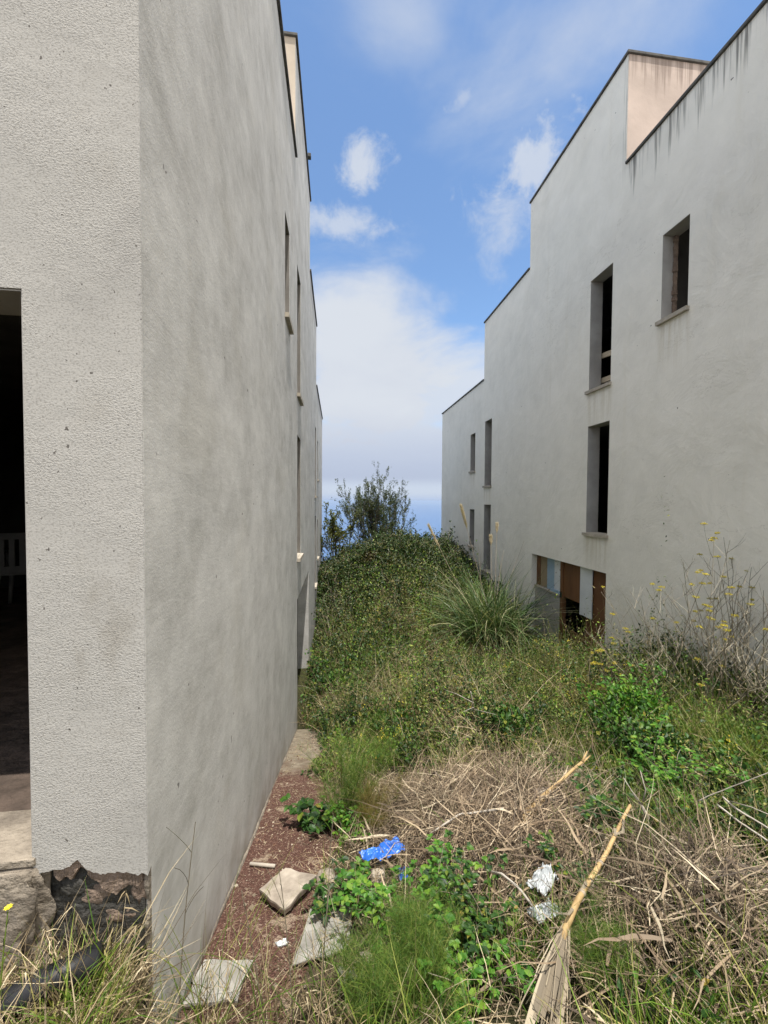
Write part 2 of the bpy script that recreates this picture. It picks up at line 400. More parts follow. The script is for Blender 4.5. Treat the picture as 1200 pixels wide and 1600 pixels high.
M['roofing'] = simple('roof_surface', (.25, .22, .2), (.35, .32, .3), 3)
M['tar'] = simple('tar_coated_block', (.010, .011, .011), (.075, .07, .062), 14, .7, .9, .02)
M['earth'] = simple('packed_earth', (.035, .026, .02), (.13, .095, .075), 5, .95, 1.0, .03, 9)  # earth floor, darkened so the room behind the doorway reads dark
M['brick'] = simple('broken_render', (.12, .09, .07), (.27, .20, .155), 12, .95, 1.0, .02)
M['mortar'] = simple('rough_mortar', (.12, .10, .08), (.31, .265, .21), 7, .95, 1.0, .03, 9)
M['timber'] = simple('raw_timber', (.34, .26, .17), (.52, .42, .29), 3, .8, .4, .004, 5, (6, 6, 40))
M['plank'] = simple('plank_timber', (.36, .30, .22), (.55, .48, .37), 3, .8, .3, .004, 5, (20, 3, 20))
M['brown_board'] = simple('brown_board', (.085, .038, .016), (.19, .088, .036), 1.6, .6, .2, .004, 6, (1, 4, .6))
M['rust_board'] = simple('rust_board', (.10, .045, .020), (.16, .072, .032), 2.2, .7, .2, .004)
M['tan_board'] = simple('tan_board', (.26, .20, .13), (.33, .26, .17), 2, .75, .1, .003)
M['blue_board'] = simple('blue_board', (.26, .36, .46), (.33, .43, .53), 2, .6, .1, .003)
M['white_board'] = simple('white_board', (.52, .54, .56), (.66, .68, .69), 2, .6, .1, .003)
M['slab'] = simple('slab_stone', (.15, .14, .12), (.37, .355, .32), 7, .9, .6, .008)
M['slab_tan'] = simple('slab_tan_stone', (.17, .14, .11), (.41, .355, .29), 9, .9, .6, .008)
M['stone'] = simple('rubble_stone', (.30, .26, .2), (.50, .44, .35), 10, .9, .8, .02)
M['blue_plastic'] = simple('blue_plastic', (.012, .075, .36), (.035, .16, .58), 9, .35, .3, .006, 4, spec=.5)
M['white_plastic'] = simple('white_plastic', (.28, .30, .31), (.46, .48, .48), 7, .45, .3, .006, 4, spec=.5)
M['chair_plastic'] = simple('chair_plastic', (.15, .15, .145), (.24, .24, .23), 3, .4, .05, .002, 2)  # white chair toned down to grey, standing in for the room's shade
M['pipe'] = simple('black_pipe', (.008, .008, .009), (.020, .021, .024), 5, .5, .15, .004)
M['cane'] = simple('dry_cane', (.24, .155, .065), (.52, .37, .18), 3.2, .7, .6, .004, 7, (4, 4, 4))
M['cane_pale'] = simple('pale_cane', (.24, .19, .13), (.40, .33, .25), 5, .7, .4, .004, 4)
M['dead_wood'] = simple('dead_wood', (.27, .235, .19), (.46, .42, .36), 8, .85, .4, .004)
M['sheath'] = leaf_mat('fibrous_sheath', [(0, (.12, .10, .075)), (.6, (.24, .20, .15)), (1, (.36, .31, .235))], .05, .8)
M['bark'] = simple('shrub_bark', (.08, .065, .05), (.17, .14, .11), 12, .9)
M['umbel'] = leaf_mat('fennel_flower', [(0, (.42, .33, .03)), (.6, (.60, .50, .06)), (1, (.30, .30, .06))], .2)
M['petal'] = leaf_mat('yellow_petal', [(0, (.70, .55, .02)), (1, (.80, .68, .06))], .25)
M['fennel_stem'] = leaf_mat('fennel_stem', [(0, (.085, .082, .055)), (.5, (.14, .12, .085)), (.85, (.20, .17, .13)), (1, (.45, .41, .33))], .05, .7)
M['fennel_dry'] = leaf_mat('fennel_dry_stem', [(0, (.20, .16, .12)), (.5, (.33, .28, .21)), (1, (.52, .47, .38))], .05, .7)
M['feather'] = leaf_mat('feathery_green', [(0, (.038, .095, .012)), (.5, (.085, .170, .022)), (.85, (.18, .235, .045)), (1, (.30, .28, .10))], .3, .55)
M['feather_rust'] = leaf_mat('feathery_ochre', [(0, (.16, .095, .025)), (.5, (.13, .13, .03)), (1, (.22, .16, .04))], .3, .6)
M['bramble'] = leaf_mat('bramble_leaf', [(0, (.010, .034, .006)), (.5, (.028, .080, .011)), (.85, (.060, .140, .018)), (.97, (.16, .20, .03)), (1, (.24, .18, .03))], .25, .5, spec=.35)
M['bramble_fresh'] = leaf_mat('fresh_bramble_leaf', [(0, (.035, .120, .012)), (.6, (.080, .215, .022)), (1, (.19, .30, .035))], .3, .5, spec=.35)
M['thicket'] = leaf_mat('thicket_leaf', [(0, (.008, .022, .004)), (.45, (.021, .048, .008)), (.8, (.048, .088, .014)), (1, (.14, .13, .034))], .12, .5, (.9, .60, (.075, .060, .020)))
M['weed'] = leaf_mat('weed_leaf', [(0, (.016, .034, .006)), (.4, (.048, .082, .013)), (.75, (.125, .150, .030)), (1, (.32, .29, .10))], .12, .55, (1.1, .58, (.13, .115, .040)))
M['weed_dark'] = leaf_mat('weed_dark_leaf', [(0, (.006, .018, .004)), (.5, (.017, .046, .008)), (.9, (.045, .095, .016)), (1, (.13, .16, .04))], .12, .5)
M['weed_dry'] = leaf_mat('weed_dry_leaf', [(0, (.075, .055, .025)), (.5, (.17, .135, .055)), (1, (.32, .27, .13))], .12, .65)
M['weed_fresh'] = leaf_mat('weed_fresh_leaf', [(0, (.050, .115, .012)), (.6, (.105, .20, .022)), (1, (.25, .31, .05))], .12, .5)
M['grass'] = leaf_mat('green_grass', [(0, (.050, .115, .013)), (.5, (.120, .205, .025)), (.8, (.22, .26, .055)), (1, (.38, .33, .14))], .3, .5)
M['straw'] = leaf_mat('straw', [(0, (.070, .050, .032)), (.35, (.18, .135, .080)), (.75, (.35, .275, .17)), (1, (.58, .50, .36))], .12, .65)
M['reed'] = leaf_mat('reed_litter', [(0, (.042, .030, .021)), (.3, (.115, .082, .056)), (.65, (.225, .168, .115)), (.9, (.36, .285, .20)), (1, (.54, .46, .35))], .08, .65)
M['pampas'] = leaf_mat('pampas_blade', [(0, (.024, .055, .015)), (.5, (.068, .125, .038)), (.85, (.17, .22, .09)), (1, (.44, .40, .26))], .2, .45)
M['plume'] = leaf_mat('pampas_plume', [(0, (.42, .35, .26)), (1, (.64, .57, .46))], .35, .8)
M['shrub_leaf'] = leaf_mat('shrub_leaf', [(0, (.028, .046, .018)), (.6, (.062, .088, .036)), (1, (.15, .165, .08))], .25, .5)
M['yellow_shrub'] = leaf_mat('yellow_shrub_leaf', [(0, (.04, .06, .014)), (.5, (.095, .115, .028)), (1, (.20, .20, .05))], .25, .5)
M['crumb'] = leaf_mat('crumbs', [(0, (.08, .035, .026)), (.5, (.13, .065, .048)), (.75, (.25, .19, .14)), (1, (.42, .37, .30))], 0, .95)
# ground
def ground_mat():
    m, t = new_mat('soil'); co = objc(t)
    col = t.ramp(t.noise(co, 2.2, 7, .65), [(.3, (.028, .021, .013)), (.5, (.060, .045, .029)), (.7, (.115, .090, .062))])
    col = t.mix(t.sstep(t.noise(co, .35, 4), .45, .62), col, (.030, .030, .013))
    finish(t, col, .95, t.noise(co, 25, 6), .8, .03, .1); return m
M['soil'] = ground_mat()
def gravel_mat():
    m, t = new_mat('red_gravel'); co = objc(t)
    v = t.n('ShaderNodeTexVoronoi', {'Vector': co, 'Scale': 130}, feature='F1')
    col = t.ramp(t.n('ShaderNodeSeparateColor', {0: v.outputs['Color']}).outputs[0], [(0, (.070, .036, .028)), (.6, (.112, .058, .044)), (.9, (.16, .09, .068)), (1, (.33, .25, .19))])
    pale = t.sstep(t.m('ADD', t.noise(co, 4.2, 6, .65), t.m('MULTIPLY', t.noise(co, 40, 3), .25)), .685, .77)
    y = t.n('ShaderNodeSeparateXYZ', {0: co}).outputs[1]
    col = t.mix(t.m('MULTIPLY', pale, .8), col, (.33, .255, .185))
    far = t.sstep(t.m('ADD', y, t.m('MULTIPLY', t.noise(co, 3, 4), 1.4)), 5.2, 6.0)
    col = t.mix(far, col, t.ramp(t.noise(co, 9, 6), [(.3, (.15, .125, .09)), (.7, (.30, .255, .19))]))
    finish(t, col, .95, t.m('ADD', v.outputs['Distance'], t.noise(co, 18, 5)), .9, .012, .12); return m
M['gravel'] = gravel_mat()
def sea_mat():
    m, t = new_mat('sea_water'); co = objc(t)
    finish(t, (.035, .10, .23), .35, t.noise(co, .02, 4), .05, 1.0, .35); return m
M['sea'] = sea_mat()

# ------------------------------------------------------------------ ground, path, sea
def grid_sheet(name, xs, ys, zf, mat, **kw):
    X, Y = np.meshgrid(xs, ys, indexing='ij'); Z = zf(X, Y)
    V = np.stack([X, Y, Z], -1).reshape(-1, 3); ny = len(ys)
    i, j = np.meshgrid(np.arange(len(xs) - 1), np.arange(ny - 1), indexing='ij')
    F = np.stack([i * ny + j, (i + 1) * ny + j, (i + 1) * ny + j + 1, i * ny + j + 1], -1).reshape(-1, 4)
    return np_mesh(name, V, [(F, 0)], mat, True, **kw)
xs = np.concatenate([[-3000, -600, -150, -50, -20, -10, -6, -4, -2.5, -1.5], np.arange(-1, 6.01, .07), [7, 9, 12, 20, 50, 150, 600, 3000]])
ys = np.concatenate([[-60, -25, -10, -5, -2, -1, 0], np.arange(.5, 12, .07), np.arange(12, 22, .25), [24, 30, 45, 80, 200, 500, 1100, 2500]])
grid_sheet('ground', xs, ys, lambda x, y: np.maximum(ter(x, y), -340), M['soil'], kind='structure')
def path_edge(y): return -.05 + .10 * np.sin(y * 2.3) + .06 * np.sin(y * 6.1 + 1) - .04 * (y > 4)
py = np.arange(1.2, 7.0, .05); pu = np.linspace(0, 1, 26)
U, Y = np.meshgrid(pu, py, indexing='ij')
Xp = -.70 + U * (path_edge(Y) + .70)
Vp = np.stack([Xp, Y, ter(Xp, Y) + .012 + .008 * (fbm(Xp, Y, 14, 4) - .5) - .012 * (U > .97)], -1).reshape(-1, 3)
i, j = np.meshgrid(np.arange(25), np.arange(len(py) - 1), indexing='ij'); n_ = len(py)
np_mesh('path', Vp, [(np.stack([i * n_ + j, (i + 1) * n_ + j, (i + 1) * n_ + j + 1, i * n_ + j + 1], -1).reshape(-1, 4), 0)], M['gravel'], True, kind='structure')
bm = bmesh.new()
vs = [bm.verts.new((x, y, -300)) for x, y in ((-60000, 600), (60000, 600), (60000, 60000), (-60000, 60000))]
bm.faces.new(vs); bm_obj('sea', bm, M['sea'], kind='structure')

# ------------------------------------------------------------------ buildings
T = .26
XR, XL, DY, DZ = 5.0, -.669, .11, -.385
WIN = {  # near y, far y, bottom, top (right building's own frame)
    'A': (5.286, 5.77, 2.80, 4.126), 'B': (6.899, 7.545, 2.194, 4.373), 'C': (6.899, 7.545, -.63, 1.506),
    'D': (12.575, 13.186, .506, 2.699), 'E': (14.133, 14.66, 1.097, 2.487), 'F': (12.575, 13.186, -2.35, -.11), 'G': (14.133, 14.66, -1.682, -.30)}
GAR = (6.905, 9.776, -4.6, -1.334)
def top_at(y):
    return 5.87 if y < 6.614 else 7.75 if y < 10.12 else 6.06 if y < 13.32 else 4.13
def building(name, mir, label):
    root = empty(name, (XL if mir else XR, 1.4, -1.5), label=label, cat='building')
    def mp(x, y, z):   # x = depth behind the side wall face
        return (XL - x, y + DY, z + DZ) if mir else (XR + x, y, z)
    inv = Matrix.Translation(-Vector(root.location))
    def fix(o): o.matrix_parent_inverse = inv; return o
    def bx(nm, a, b, mat, parent=None, bevel=0, **kw):
        o = box_obj(nm, mp(*a), mp(*b), mat, parent or root, bevel, **kw)
        if parent is None: fix(o)
        return o
    y_near = 1.410 if mir else 1.381
    us = sorted({y_near, 6.614, 10.12, 13.32, 18.758, GAR[0], GAR[1]} | {q for v in WIN.values() for q in v[:2]})
    vs = sorted({-6.5, 5.87, 7.75, 6.06, 4.13, GAR[2], GAR[3]} | {q for v in WIN.values() for q in v[2:]})
    def solid(i, j):
        if not (0 <= i < len(us) - 1 and 0 <= j < len(vs) - 1): return False
        y = (us[i] + us[i + 1]) / 2; z = (vs[j] + vs[j + 1]) / 2
        if z > top_at(y): return False
        for a in list(WIN.values()) + [GAR]:
            if a[0] < y < a[1] and a[2] < z < a[3]: return False
        return True
    bm = bmesh.new(); cache = {}
    def vert(i, j, d):
        k = (i, j, d)
        if k not in cache: cache[k] = bm.verts.new(mp(T * d, us[i], vs[j]))
        return cache[k]
    for i in range(len(us) - 1):
        for j in range(len(vs) - 1):
            if not solid(i, j): continue
            for d in (0, 1): bm.faces.new([vert(i, j, d), vert(i + 1, j, d), vert(i + 1, j + 1, d), vert(i, j + 1, d)]).material_index = d
            for di, dj, (a, b) in ((-1, 0, ((0, 0), (0, 1))), (1, 0, ((1, 0), (1, 1))), (0, -1, ((0, 0), (1, 0))), (0, 1, ((0, 1), (1, 1)))):
                if not solid(i + di, j + dj):
                    p, q = (i + a[0], j + a[1]), (i + b[0], j + b[1])
                    bm.faces.new([vert(*p, 0), vert(*q, 0), vert(*q, 1), vert(*p, 1)]).material_index = 0
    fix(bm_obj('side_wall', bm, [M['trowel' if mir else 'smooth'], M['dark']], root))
    # other outer walls
    W = 8.2
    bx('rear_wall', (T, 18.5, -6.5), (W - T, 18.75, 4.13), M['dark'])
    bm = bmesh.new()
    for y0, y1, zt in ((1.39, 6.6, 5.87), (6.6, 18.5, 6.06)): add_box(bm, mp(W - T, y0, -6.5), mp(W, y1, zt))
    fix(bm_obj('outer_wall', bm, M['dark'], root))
    bm = bmesh.new()
    for y0, y1, zt in ((1.7, 6.84, 5.40), (6.84, 10.0, 7.40), (10.0, 13.2, 5.6), (13.2, 18.5, 3.75)): add_box(bm, mp(T, y0, zt - .2), mp(W - T, y1, zt))
    fix(bm_obj('roof', bm, M['roofing'], root))
    # the penthouse's own walls
    bx('penthouse_front', (.0025, 6.610, 5.40), (4.6, 6.835, 7.75), M['tan_plaster' if mir else 'pink'])
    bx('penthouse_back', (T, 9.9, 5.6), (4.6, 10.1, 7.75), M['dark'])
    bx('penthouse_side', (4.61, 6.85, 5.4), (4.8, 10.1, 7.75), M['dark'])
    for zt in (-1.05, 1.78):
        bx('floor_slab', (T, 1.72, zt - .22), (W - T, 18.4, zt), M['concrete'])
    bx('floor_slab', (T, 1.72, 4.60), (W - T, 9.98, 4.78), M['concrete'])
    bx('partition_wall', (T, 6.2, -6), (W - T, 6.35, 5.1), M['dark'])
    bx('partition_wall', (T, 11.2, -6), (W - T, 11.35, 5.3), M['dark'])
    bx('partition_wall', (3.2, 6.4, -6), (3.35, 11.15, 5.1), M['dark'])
    # copings
    seg = [(y_near - .03, 6.60, 5.87), (6.58, 10.15, 7.75), (10.125, 13.35, 6.06), (13.325, 18.79, 4.13)]
    for k, (y0, y1, zt) in enumerate(seg):
        bx('coping', (-.035, y0, zt + .002), (T + .03, y1, zt + .047), M['coping'], bevel=.006)
    bx('coping', (T + .032, 6.58, 7.752), (4.83, 6.88, 7.797), M['coping'], bevel=.006)
    # windows: a plaster lined opening with its stone sill
    for key, (y0, y1, z0, z1) in WIN.items():
        wn = bmesh.new(); d = T - .004; e = .005
        add_box(wn, mp(.004, y0, z0), mp(d, y0 + e, z1)); add_box(wn, mp(.004, y1 - e, z0), mp(d, y1, z1))
        add_box(wn, mp(.004, y0 + e, z1 - e), mp(d, y1 - e, z1)); add_box(wn, mp(.004, y0 + e, z0), mp(d, y1 - e, z0 + e))
        win = fix(bm_obj('window', wn, M['reveal_dark' if mir else 'reveal'], root))
        sb = bmesh.new()
        add_box(sb, mp(-.055, y0 - .03, z0 - .045), mp(-.001, y1 + .05, z0 + .006)); add_box(sb, mp(-.001, y0 + .006, z0 + .006), mp(T - .02, y1 - .006, z0 + .022))
        add_box(sb, mp(-.055, y0 - .03, z0 + .006), mp(-.001, y1 + .05, z0 + .014))
        bm_obj('sill', sb, M['sill'], win)
        if key == 'A' and not mir:   # ragged mortar edge left where the frame was torn out
            rag = bmesh.new(); zz = z0 + .03
            while zz < z1 - .02:
                hgt = random.uniform(.03, .09); dd = random.uniform(.02, .055)
                add_box(rag, mp(T - .06 - dd * .6, y1 - .03 - dd * .4, zz), mp(T - .03, y1 - .006, min(zz + hgt, z1 - .01))); zz += hgt + .002
            bm_obj('torn_frame_edge', rag, M['brick'], win)
        if key == 'B' and not mir:
            for zc, tilt in ((2.42, .06), (2.90, .10)):
                pb = bmesh.new(); add_box(pb, (-.02, -.48, -.05), (.02, .48, .05))
                bmesh.ops.rotate(pb, verts=pb.verts, cent=(0, 0, 0), matrix=Matrix.Rotation(tilt, 3, 'X'))
                bmesh.ops.translate(pb, verts=pb.verts, vec=mp(T + .05, (y0 + y1) / 2, zc))
                bm_obj('plank', pb, M['plank'], win)
    return root, mp, fix, bx

# --- right building
R, mpR, fixR, bxR = building('plaster_building', False, 'smooth pale plaster building on the right with a boarded-up garage opening and pink roof room')
# boarded garage opening: low wall, posts and mismatched boards
d0 = .125
gar = empty('garage_opening'); gar.parent = R; fixR(gar)
bxR('low_wall', (d0 - .02, 8.605, -4.6), (d0 + .055, 9.77, -2.17), M['reveal'], gar)
bxR('ledge', (d0 - .05, 8.605, -2.168), (d0 + .125, 9.77, -2.13), M['sill'], gar)
bxR('board', (d0 + .02, 9.60, -2.12), (d0 + .05, 9.775, -1.336), M['brown_board'], gar, label='dark brown narrow board')
bxR('board', (d0 + .03, 9.235, -2.12), (d0 + .05, 9.585, -1.336), M['tan_board'], gar, label='plain tan board')
bxR('board', (d0 + .015, 8.865, -2.12), (d0 + .035, 9.25, -1.336), M['blue_board'], gar, label='pale blue board')
b_ = bxR('board', (d0 - .03, 8.52, -.12), (d0 - .012, 9.02, .0), M['blue_board'], gar, label='small blue board leaning along the ledge')
b_.matrix_basis = Matrix.Translation((0, 0, -2.06)); 
white_b = bxR('board', (d0 + .00, 8.62, -2.12), (d0 + .014, 8.90, -1.336), M['white_board'], gar, label='white board with dark specks')
bxR('post', (d0 - .03, 8.50, -4.6), (d0 + .06, 8.60, -1.336), M['brown_board'], gar)
bxR('board', (d0 + .00, 7.78, -2.15), (d0 + .02, 8.495, -1.336), M['brown_board'], gar, label='wide brown plywood sheet')
bxR('board', (d0 - .04, 7.44, -2.36), (d0 - .02, 7.83, -1.345), M['white_board'], gar, label='clean white board')
bxR('board', (d0 + .005, 6.91, -4.6), (d0 + .025, 7.46, -1.336), M['rust_board'], gar, label='rusty brown door leaf')
bxR('board', (d0 + .03, 6.95, -4.6), (d0 + .05, 7.72, -2.36), M['rust_board'], gar, label='lower reddish brown board')
bxR('board', (d0 + .05, 7.725, -4.6), (d0 + .07, 8.30, -2.85), M['rust_board'], gar, label='lowest reddish brown board')
for _ in range(7):
    yy, zz = random.uniform(8.64, 8.88), random.uniform(-2.08, -1.38)
    box_obj('speck', mpR(d0 - .003, yy, zz), mpR(d0 - .001, yy + random.uniform(.008, .02), zz + random.uniform(.01, .03)), M['brown_board'], white_b)

# --- left building
Lb, mpL, fixL, bxL = building('plaster_building', True, 'rough grey-white plaster building on the left with an open dark doorway')
yf = 1.491
# front wall: core with the doorway, stucco coat with a ragged broken foot, tarred blockwork below it
JX, ZT, ZS = -1.045, .70, -1.247
bm = bmesh.new()
add_box(bm, (XL - T, yf + .03, -6), (JX, yf + .20, 5.2)); add_box(bm, (JX, yf + .03, ZT), (-2.3, yf + .20, 5.2)); add_box(bm, (-2.3, yf + .03, -6), (-8.6, yf + .20, 5.2))
add_box(bm, (JX, yf + .03, -6), (-2.3, yf + .2, ZS - .06))
fixL(bm_obj('front_wall_core', bm, M['tar'], Lb))
# stucco coat, as columns whose lower edge is ragged
xs_ = np.concatenate([np.linspace(XL, JX, 150), [-1.6, -2.3], np.linspace(-2.31, -8.6, 20)])
FPX_ = [-1.045, -1.007, -.955, -.923, -.902, -.886, -.871, -.840, -.812, -.787, -.735, -.710, -.690, -.669]
FPZ_ = [-1.300, -1.306, -1.298, -1.286, -1.272, -1.290, -1.312, -1.322, -1.334, -1.326, -1.334, -1.346, -1.338, -1.350]
def foot(x):
    return float(np.interp(x, FPX_, FPZ_) + .007 * (vnoise(x, 0, 130, 3) - .5) + .008 * (vnoise(x, 0, 61, 5) - .5))
bm = bmesh.new(); prev = None
for x in xs_:
    xo = float(x)
    zb = ZT if JX - 1e-6 > xo > -2.305 else foot(xo)
    row = [bm.verts.new((xo, yy, zz)) for yy, zz in ((yf, zb), (yf, 5.484), (yf + .029, 5.484), (yf + .029, zb + .012))]
    if not prev: bm.faces.new(row).material_index = 1
    if prev:
        same = True
        if abs(prev[0].co.z - zb) > .5:   # door jamb: restart the strip
            bm.faces.new(prev); prev = None
            lo = ZT if zb == ZT else foot(xo)
            row0 = [bm.verts.new((prevx, yy, zz)) for yy, zz in ((yf, lo), (yf, 5.484), (yf + .029, 5.484), (yf + .029, lo))]
            prev = row0
        for k in range(4): bm.faces.new([prev[k], row[k], row[(k + 1) % 4], prev[(k + 1) % 4]])
    prev = row; prevx = xo
fixL(bm_obj('front_wall', bm, [M['stucco'], M['trowel']], Lb))
o = box_obj('tarred_base', (XL - .020, yf + .021, -6), (XL - T - .002, yf + .0295, -1.25), M['tar'], Lb); fixL(o)
# brown undercoat showing as a second torn layer below the stucco
bm = bmesh.new(); prev = None
for x in np.linspace(XL - .022, -.985, 110):
    x = float(x); dl = .012 + .075 * float(max(0, vnoise(x, 1, 15, 9) - .35)) + .03 * float(vnoise(x, 2, 47, 4)) + .05 * float(np.exp(-((x + .80) / .05) ** 2))
    zb = foot(x) - dl
    row = [bm.verts.new(q) for q in ((x, yf + .007 + .004 * random.random(), zb + .004), (x, yf + .008, -1.25), (x, yf + .0205, -1.25), (x, yf + .0205, zb - .004))]
    if prev:
        for k in range(4): bm.faces.new([prev[k], row[k], row[(k + 1) % 4], prev[(k + 1) % 4]])
    prev = row
o = bm_obj('undercoat', bm, M['brick'], Lb); fixL(o)
# broken edge of the side wall's plaster coat
bm = bmesh.new(); prev = None
for z in np.arange(-1.30, -2.4, -.012):
    wd = .010 + .016 * float(vnoise(z, 0, 38, 2)); dp = .012 + .012 * float(vnoise(z, 3, 25, 4))
    row = [bm.verts.new(q) for q in ((XL - .0005, yf + .0285, z), (XL - .0005, yf + .028 - dp, z), (XL - wd * .7, yf + .030 - dp, z), (XL - wd, yf + .0285, z))]
    if prev:
        for k in range(4): bm.faces.new([prev[k], row[k], row[(k + 1) % 4], prev[(k + 1) % 4]])
    prev = row
o = bm_obj('plaster_edge', bm, M['mortar'], Lb); fixL(o)
# door reveals
bm = bmesh.new()
add_box(bm, (JX - .001, yf + .006, ZS - .05), (JX - .006, yf + .205, ZT)); add_box(bm, (JX - .006, yf + .006, ZT - .001), (-2.3, yf + .205, ZT - .006))
add_box(bm, (-2.3, yf + .006, ZS - .05), (-2.294, yf + .205, ZT - .006))
door = fixL(bm_obj('doorway', bm, M['reveal'], Lb))
box_obj('threshold', (JX + .01, yf - .008, ZS - .028), (-2.33, yf + .24, ZS), M['mortar'], door, .005)
# rough mortar footing under the threshold
def lump(name, c, s, mat, parent=None, seed=0, sub=4, amp=.25, freq=2.0, boxy=0.0, **kw):
    bm = bmesh.new(); bmesh.ops.create_icosphere(bm, subdivisions=sub, radius=1.0)
    for v in bm.verts:
        p = v.co.normalized()
        if boxy:
            mx_ = max(abs(p.x), abs(p.y), abs(p.z)); p = p.lerp(p / mx_, boxy)
        nval = vnoise(p.x * freq + p.z * 1.3, p.y * freq - p.z * .7, 1.0, seed) + .5 * vnoise(p.x * freq * 2.3 + 5, (p.y + p.z) * freq * 2.3, 1.0, seed + 9) - .75
        p = p * (1 + amp * float(nval))
        v.co = Vector((p.x * s[0], p.y * s[1], p.z * s[2]))
    return bm_obj(name, bm, mat, parent, True, loc=c, **kw)
o = lump('footing', (-1.74, yf + .02, -1.63), (.72, .045, .36), M['mortar'], Lb, 3, 6, .16, 2.6, .94); fixL(o)
# broken lumps of render clinging to the tarred base
for k, (x, z, sx, sz) in enumerate(((-.93, -1.385, .045, .035), (-.85, -1.42, .06, .04), (-.78, -1.40, .07, .04), (-.71, -1.41, .035, .06), (-.90, -1.50, .04, .05), (-.77, -1.50, .05, .03), (-.80, -1.62, .07, .03))):
    o = lump('render_lump', (x, yf + .034, z), (sx, .016, sz), M['brick' if k % 2 else 'tar'], Lb, 20 + k, 3, .5, 2.2, .6); fixL(o)
# irregular cream mortar strip along the foot of the side wall
bm = bmesh.new(); prev = None
for y in np.arange(1.9, 6.7, .03):
    g = float(vnoise(y, 1, 3.1, 4)); wd = .003 + .040 * max(0, g - .45) + .006 * float(vnoise(y, 2, 21, 7))
    hh = .010 + .020 * float(vnoise(y, 5, 14, 3)) * (g > .3); z0 = float(ter(XL, y)) - .01
    row = [bm.verts.new(q) for q in ((XL + .0005, y, z0), (XL + .0005, y, z0 + .02 + hh), (XL + wd * .5, y + .004, z0 + .018 + hh * .8), (XL + wd, y, z0))]
    if prev:
        for k in range(4): bm.faces.new([prev[k], row[k], row[(k + 1) % 4], prev[(k + 1) % 4]])
    prev = row
o = bm_obj('mortar_strip', bm, M['mortar'], Lb, True); fixL(o)
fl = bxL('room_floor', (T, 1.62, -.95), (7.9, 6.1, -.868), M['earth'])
# spout on the roof room's coping
o = box_obj('roof_spout', (XL + .03, 9.0, 7.42), (XL + .10, 9.10, 7.50), M['coping'], Lb, .01); fixL(o)

# ------------------------------------------------------------------ white plastic chair inside the doorway
ch = empty('plastic_chair', (-3.55, 5.1, -1.253), math.radians(200), label='white plastic garden chair in the dark room behind the doorway', cat='chair')
def tube_obj(name, pts, r, mat, parent=None, sides=8, r1=None, **kw):
    v = Veg(); v.tubes(np.array([pts], float), r, r1 if r1 is not None else r, 0, sides)
    return v.build(name, mat, parent, True, **kw)
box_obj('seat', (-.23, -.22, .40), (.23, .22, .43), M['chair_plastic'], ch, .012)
bm = bmesh.new()
for k in range(5):
    add_box(bm, (-.20 + k * .088, .20, .50), (-.152 + k * .088, .225, .80))
add_box(bm, (-.23, .198, .80), (.23, .228, .87)); add_box(bm, (-.23, .198, .431), (.23, .228, .50))
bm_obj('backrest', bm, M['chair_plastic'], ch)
for sx in (-1, 1):
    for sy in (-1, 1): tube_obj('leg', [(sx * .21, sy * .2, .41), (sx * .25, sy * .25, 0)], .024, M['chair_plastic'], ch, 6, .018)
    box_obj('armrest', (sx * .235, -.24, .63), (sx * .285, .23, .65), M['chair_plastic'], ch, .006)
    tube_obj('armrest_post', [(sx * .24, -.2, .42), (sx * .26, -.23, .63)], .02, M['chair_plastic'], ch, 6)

# ------------------------------------------------------------------ slabs, stones, rubbish
def slab(name, pts, th, mat, lift, tilt, label, cat='slab'):
    """broken flat slab: outline pts (x,y), lying on the ground, with rough edges"""
    pts = np.array(pts); c = pts.mean(0); z0 = float(ter(*c)) + .01
    bm = bmesh.new(); out = []
    n = len(pts)
    for a in range(n):
        p, q = pts[a], pts[(a + 1) % n]
        for s in np.linspace(0, 1, 7)[:-1]:
            r = p + (q - p) * s + rng.normal(size=2) * .005
            out.append(r)
    sl = -.335
    def zz(p): return (p[1] - c[1]) * sl * (1 - tilt[2]) + (p[0] - c[0]) * tilt[0] + (p[1] - c[1]) * tilt[1]
    top = [bm.verts.new((p[0] - c[0], p[1] - c[1], zz(p) + th + lift)) for p in out]
    mid = [bm.verts.new(((p[0] - c[0]) * 1.006, (p[1] - c[1]) * 1.006, zz(p) + th * .7 + lift + random.uniform(-.004, .004))) for p in out]
    bot = [bm.verts.new(((p[0] - c[0]) * .96, (p[1] - c[1]) * .96, zz(p) + lift)) for p in out]
    m_ = len(out)
    bm.faces.new(top); bm.faces.new(bot[::-1])
    for a in range(m_):
        b = (a + 1) % m_
        bm.faces.new([bot[a], bot[b], mid[b], mid[a]]); bm.faces.new([mid[a], mid[b], top[b], top[a]])
    return bm_obj(name, bm, mat, label=label, cat=cat, loc=(c[0], c[1], z0))
slab('broken_slab', [(-.464, 2.463), (-.325, 2.62), (-.118, 2.512), (-.29, 2.28)], .042, M['slab_tan'], .045, (.05, .05, .3), 'tan broken slab propped up on the red gravel, farthest of the slabs by the left wall')
slab('broken_slab', [(-.143, 2.275), (.095, 2.249), (.075, 1.975), (-.02, 1.945), (-.197, 1.91)], .022, M['slab'], .006, (.02, .02, 0), 'thin grey slab lying flat beside the dry stalks, with slanting ends')
slab('broken_slab', [(-.640, 2.004), (-.40, 1.965), (-.425, 1.76), (-.66, 1.78)], .03, M['slab'], .01, (.0, .03, 0), 'pale slab tight against the foot of the left wall behind tall grass')
slab('tile_fragment', [(-.31, 2.11), (-.26, 2.12), (-.245, 2.08), (-.30, 2.07)], .008, M['white_board'], .004, (.1, 0, 0), 'small white tile chip on the red gravel between two slabs', 'tile')
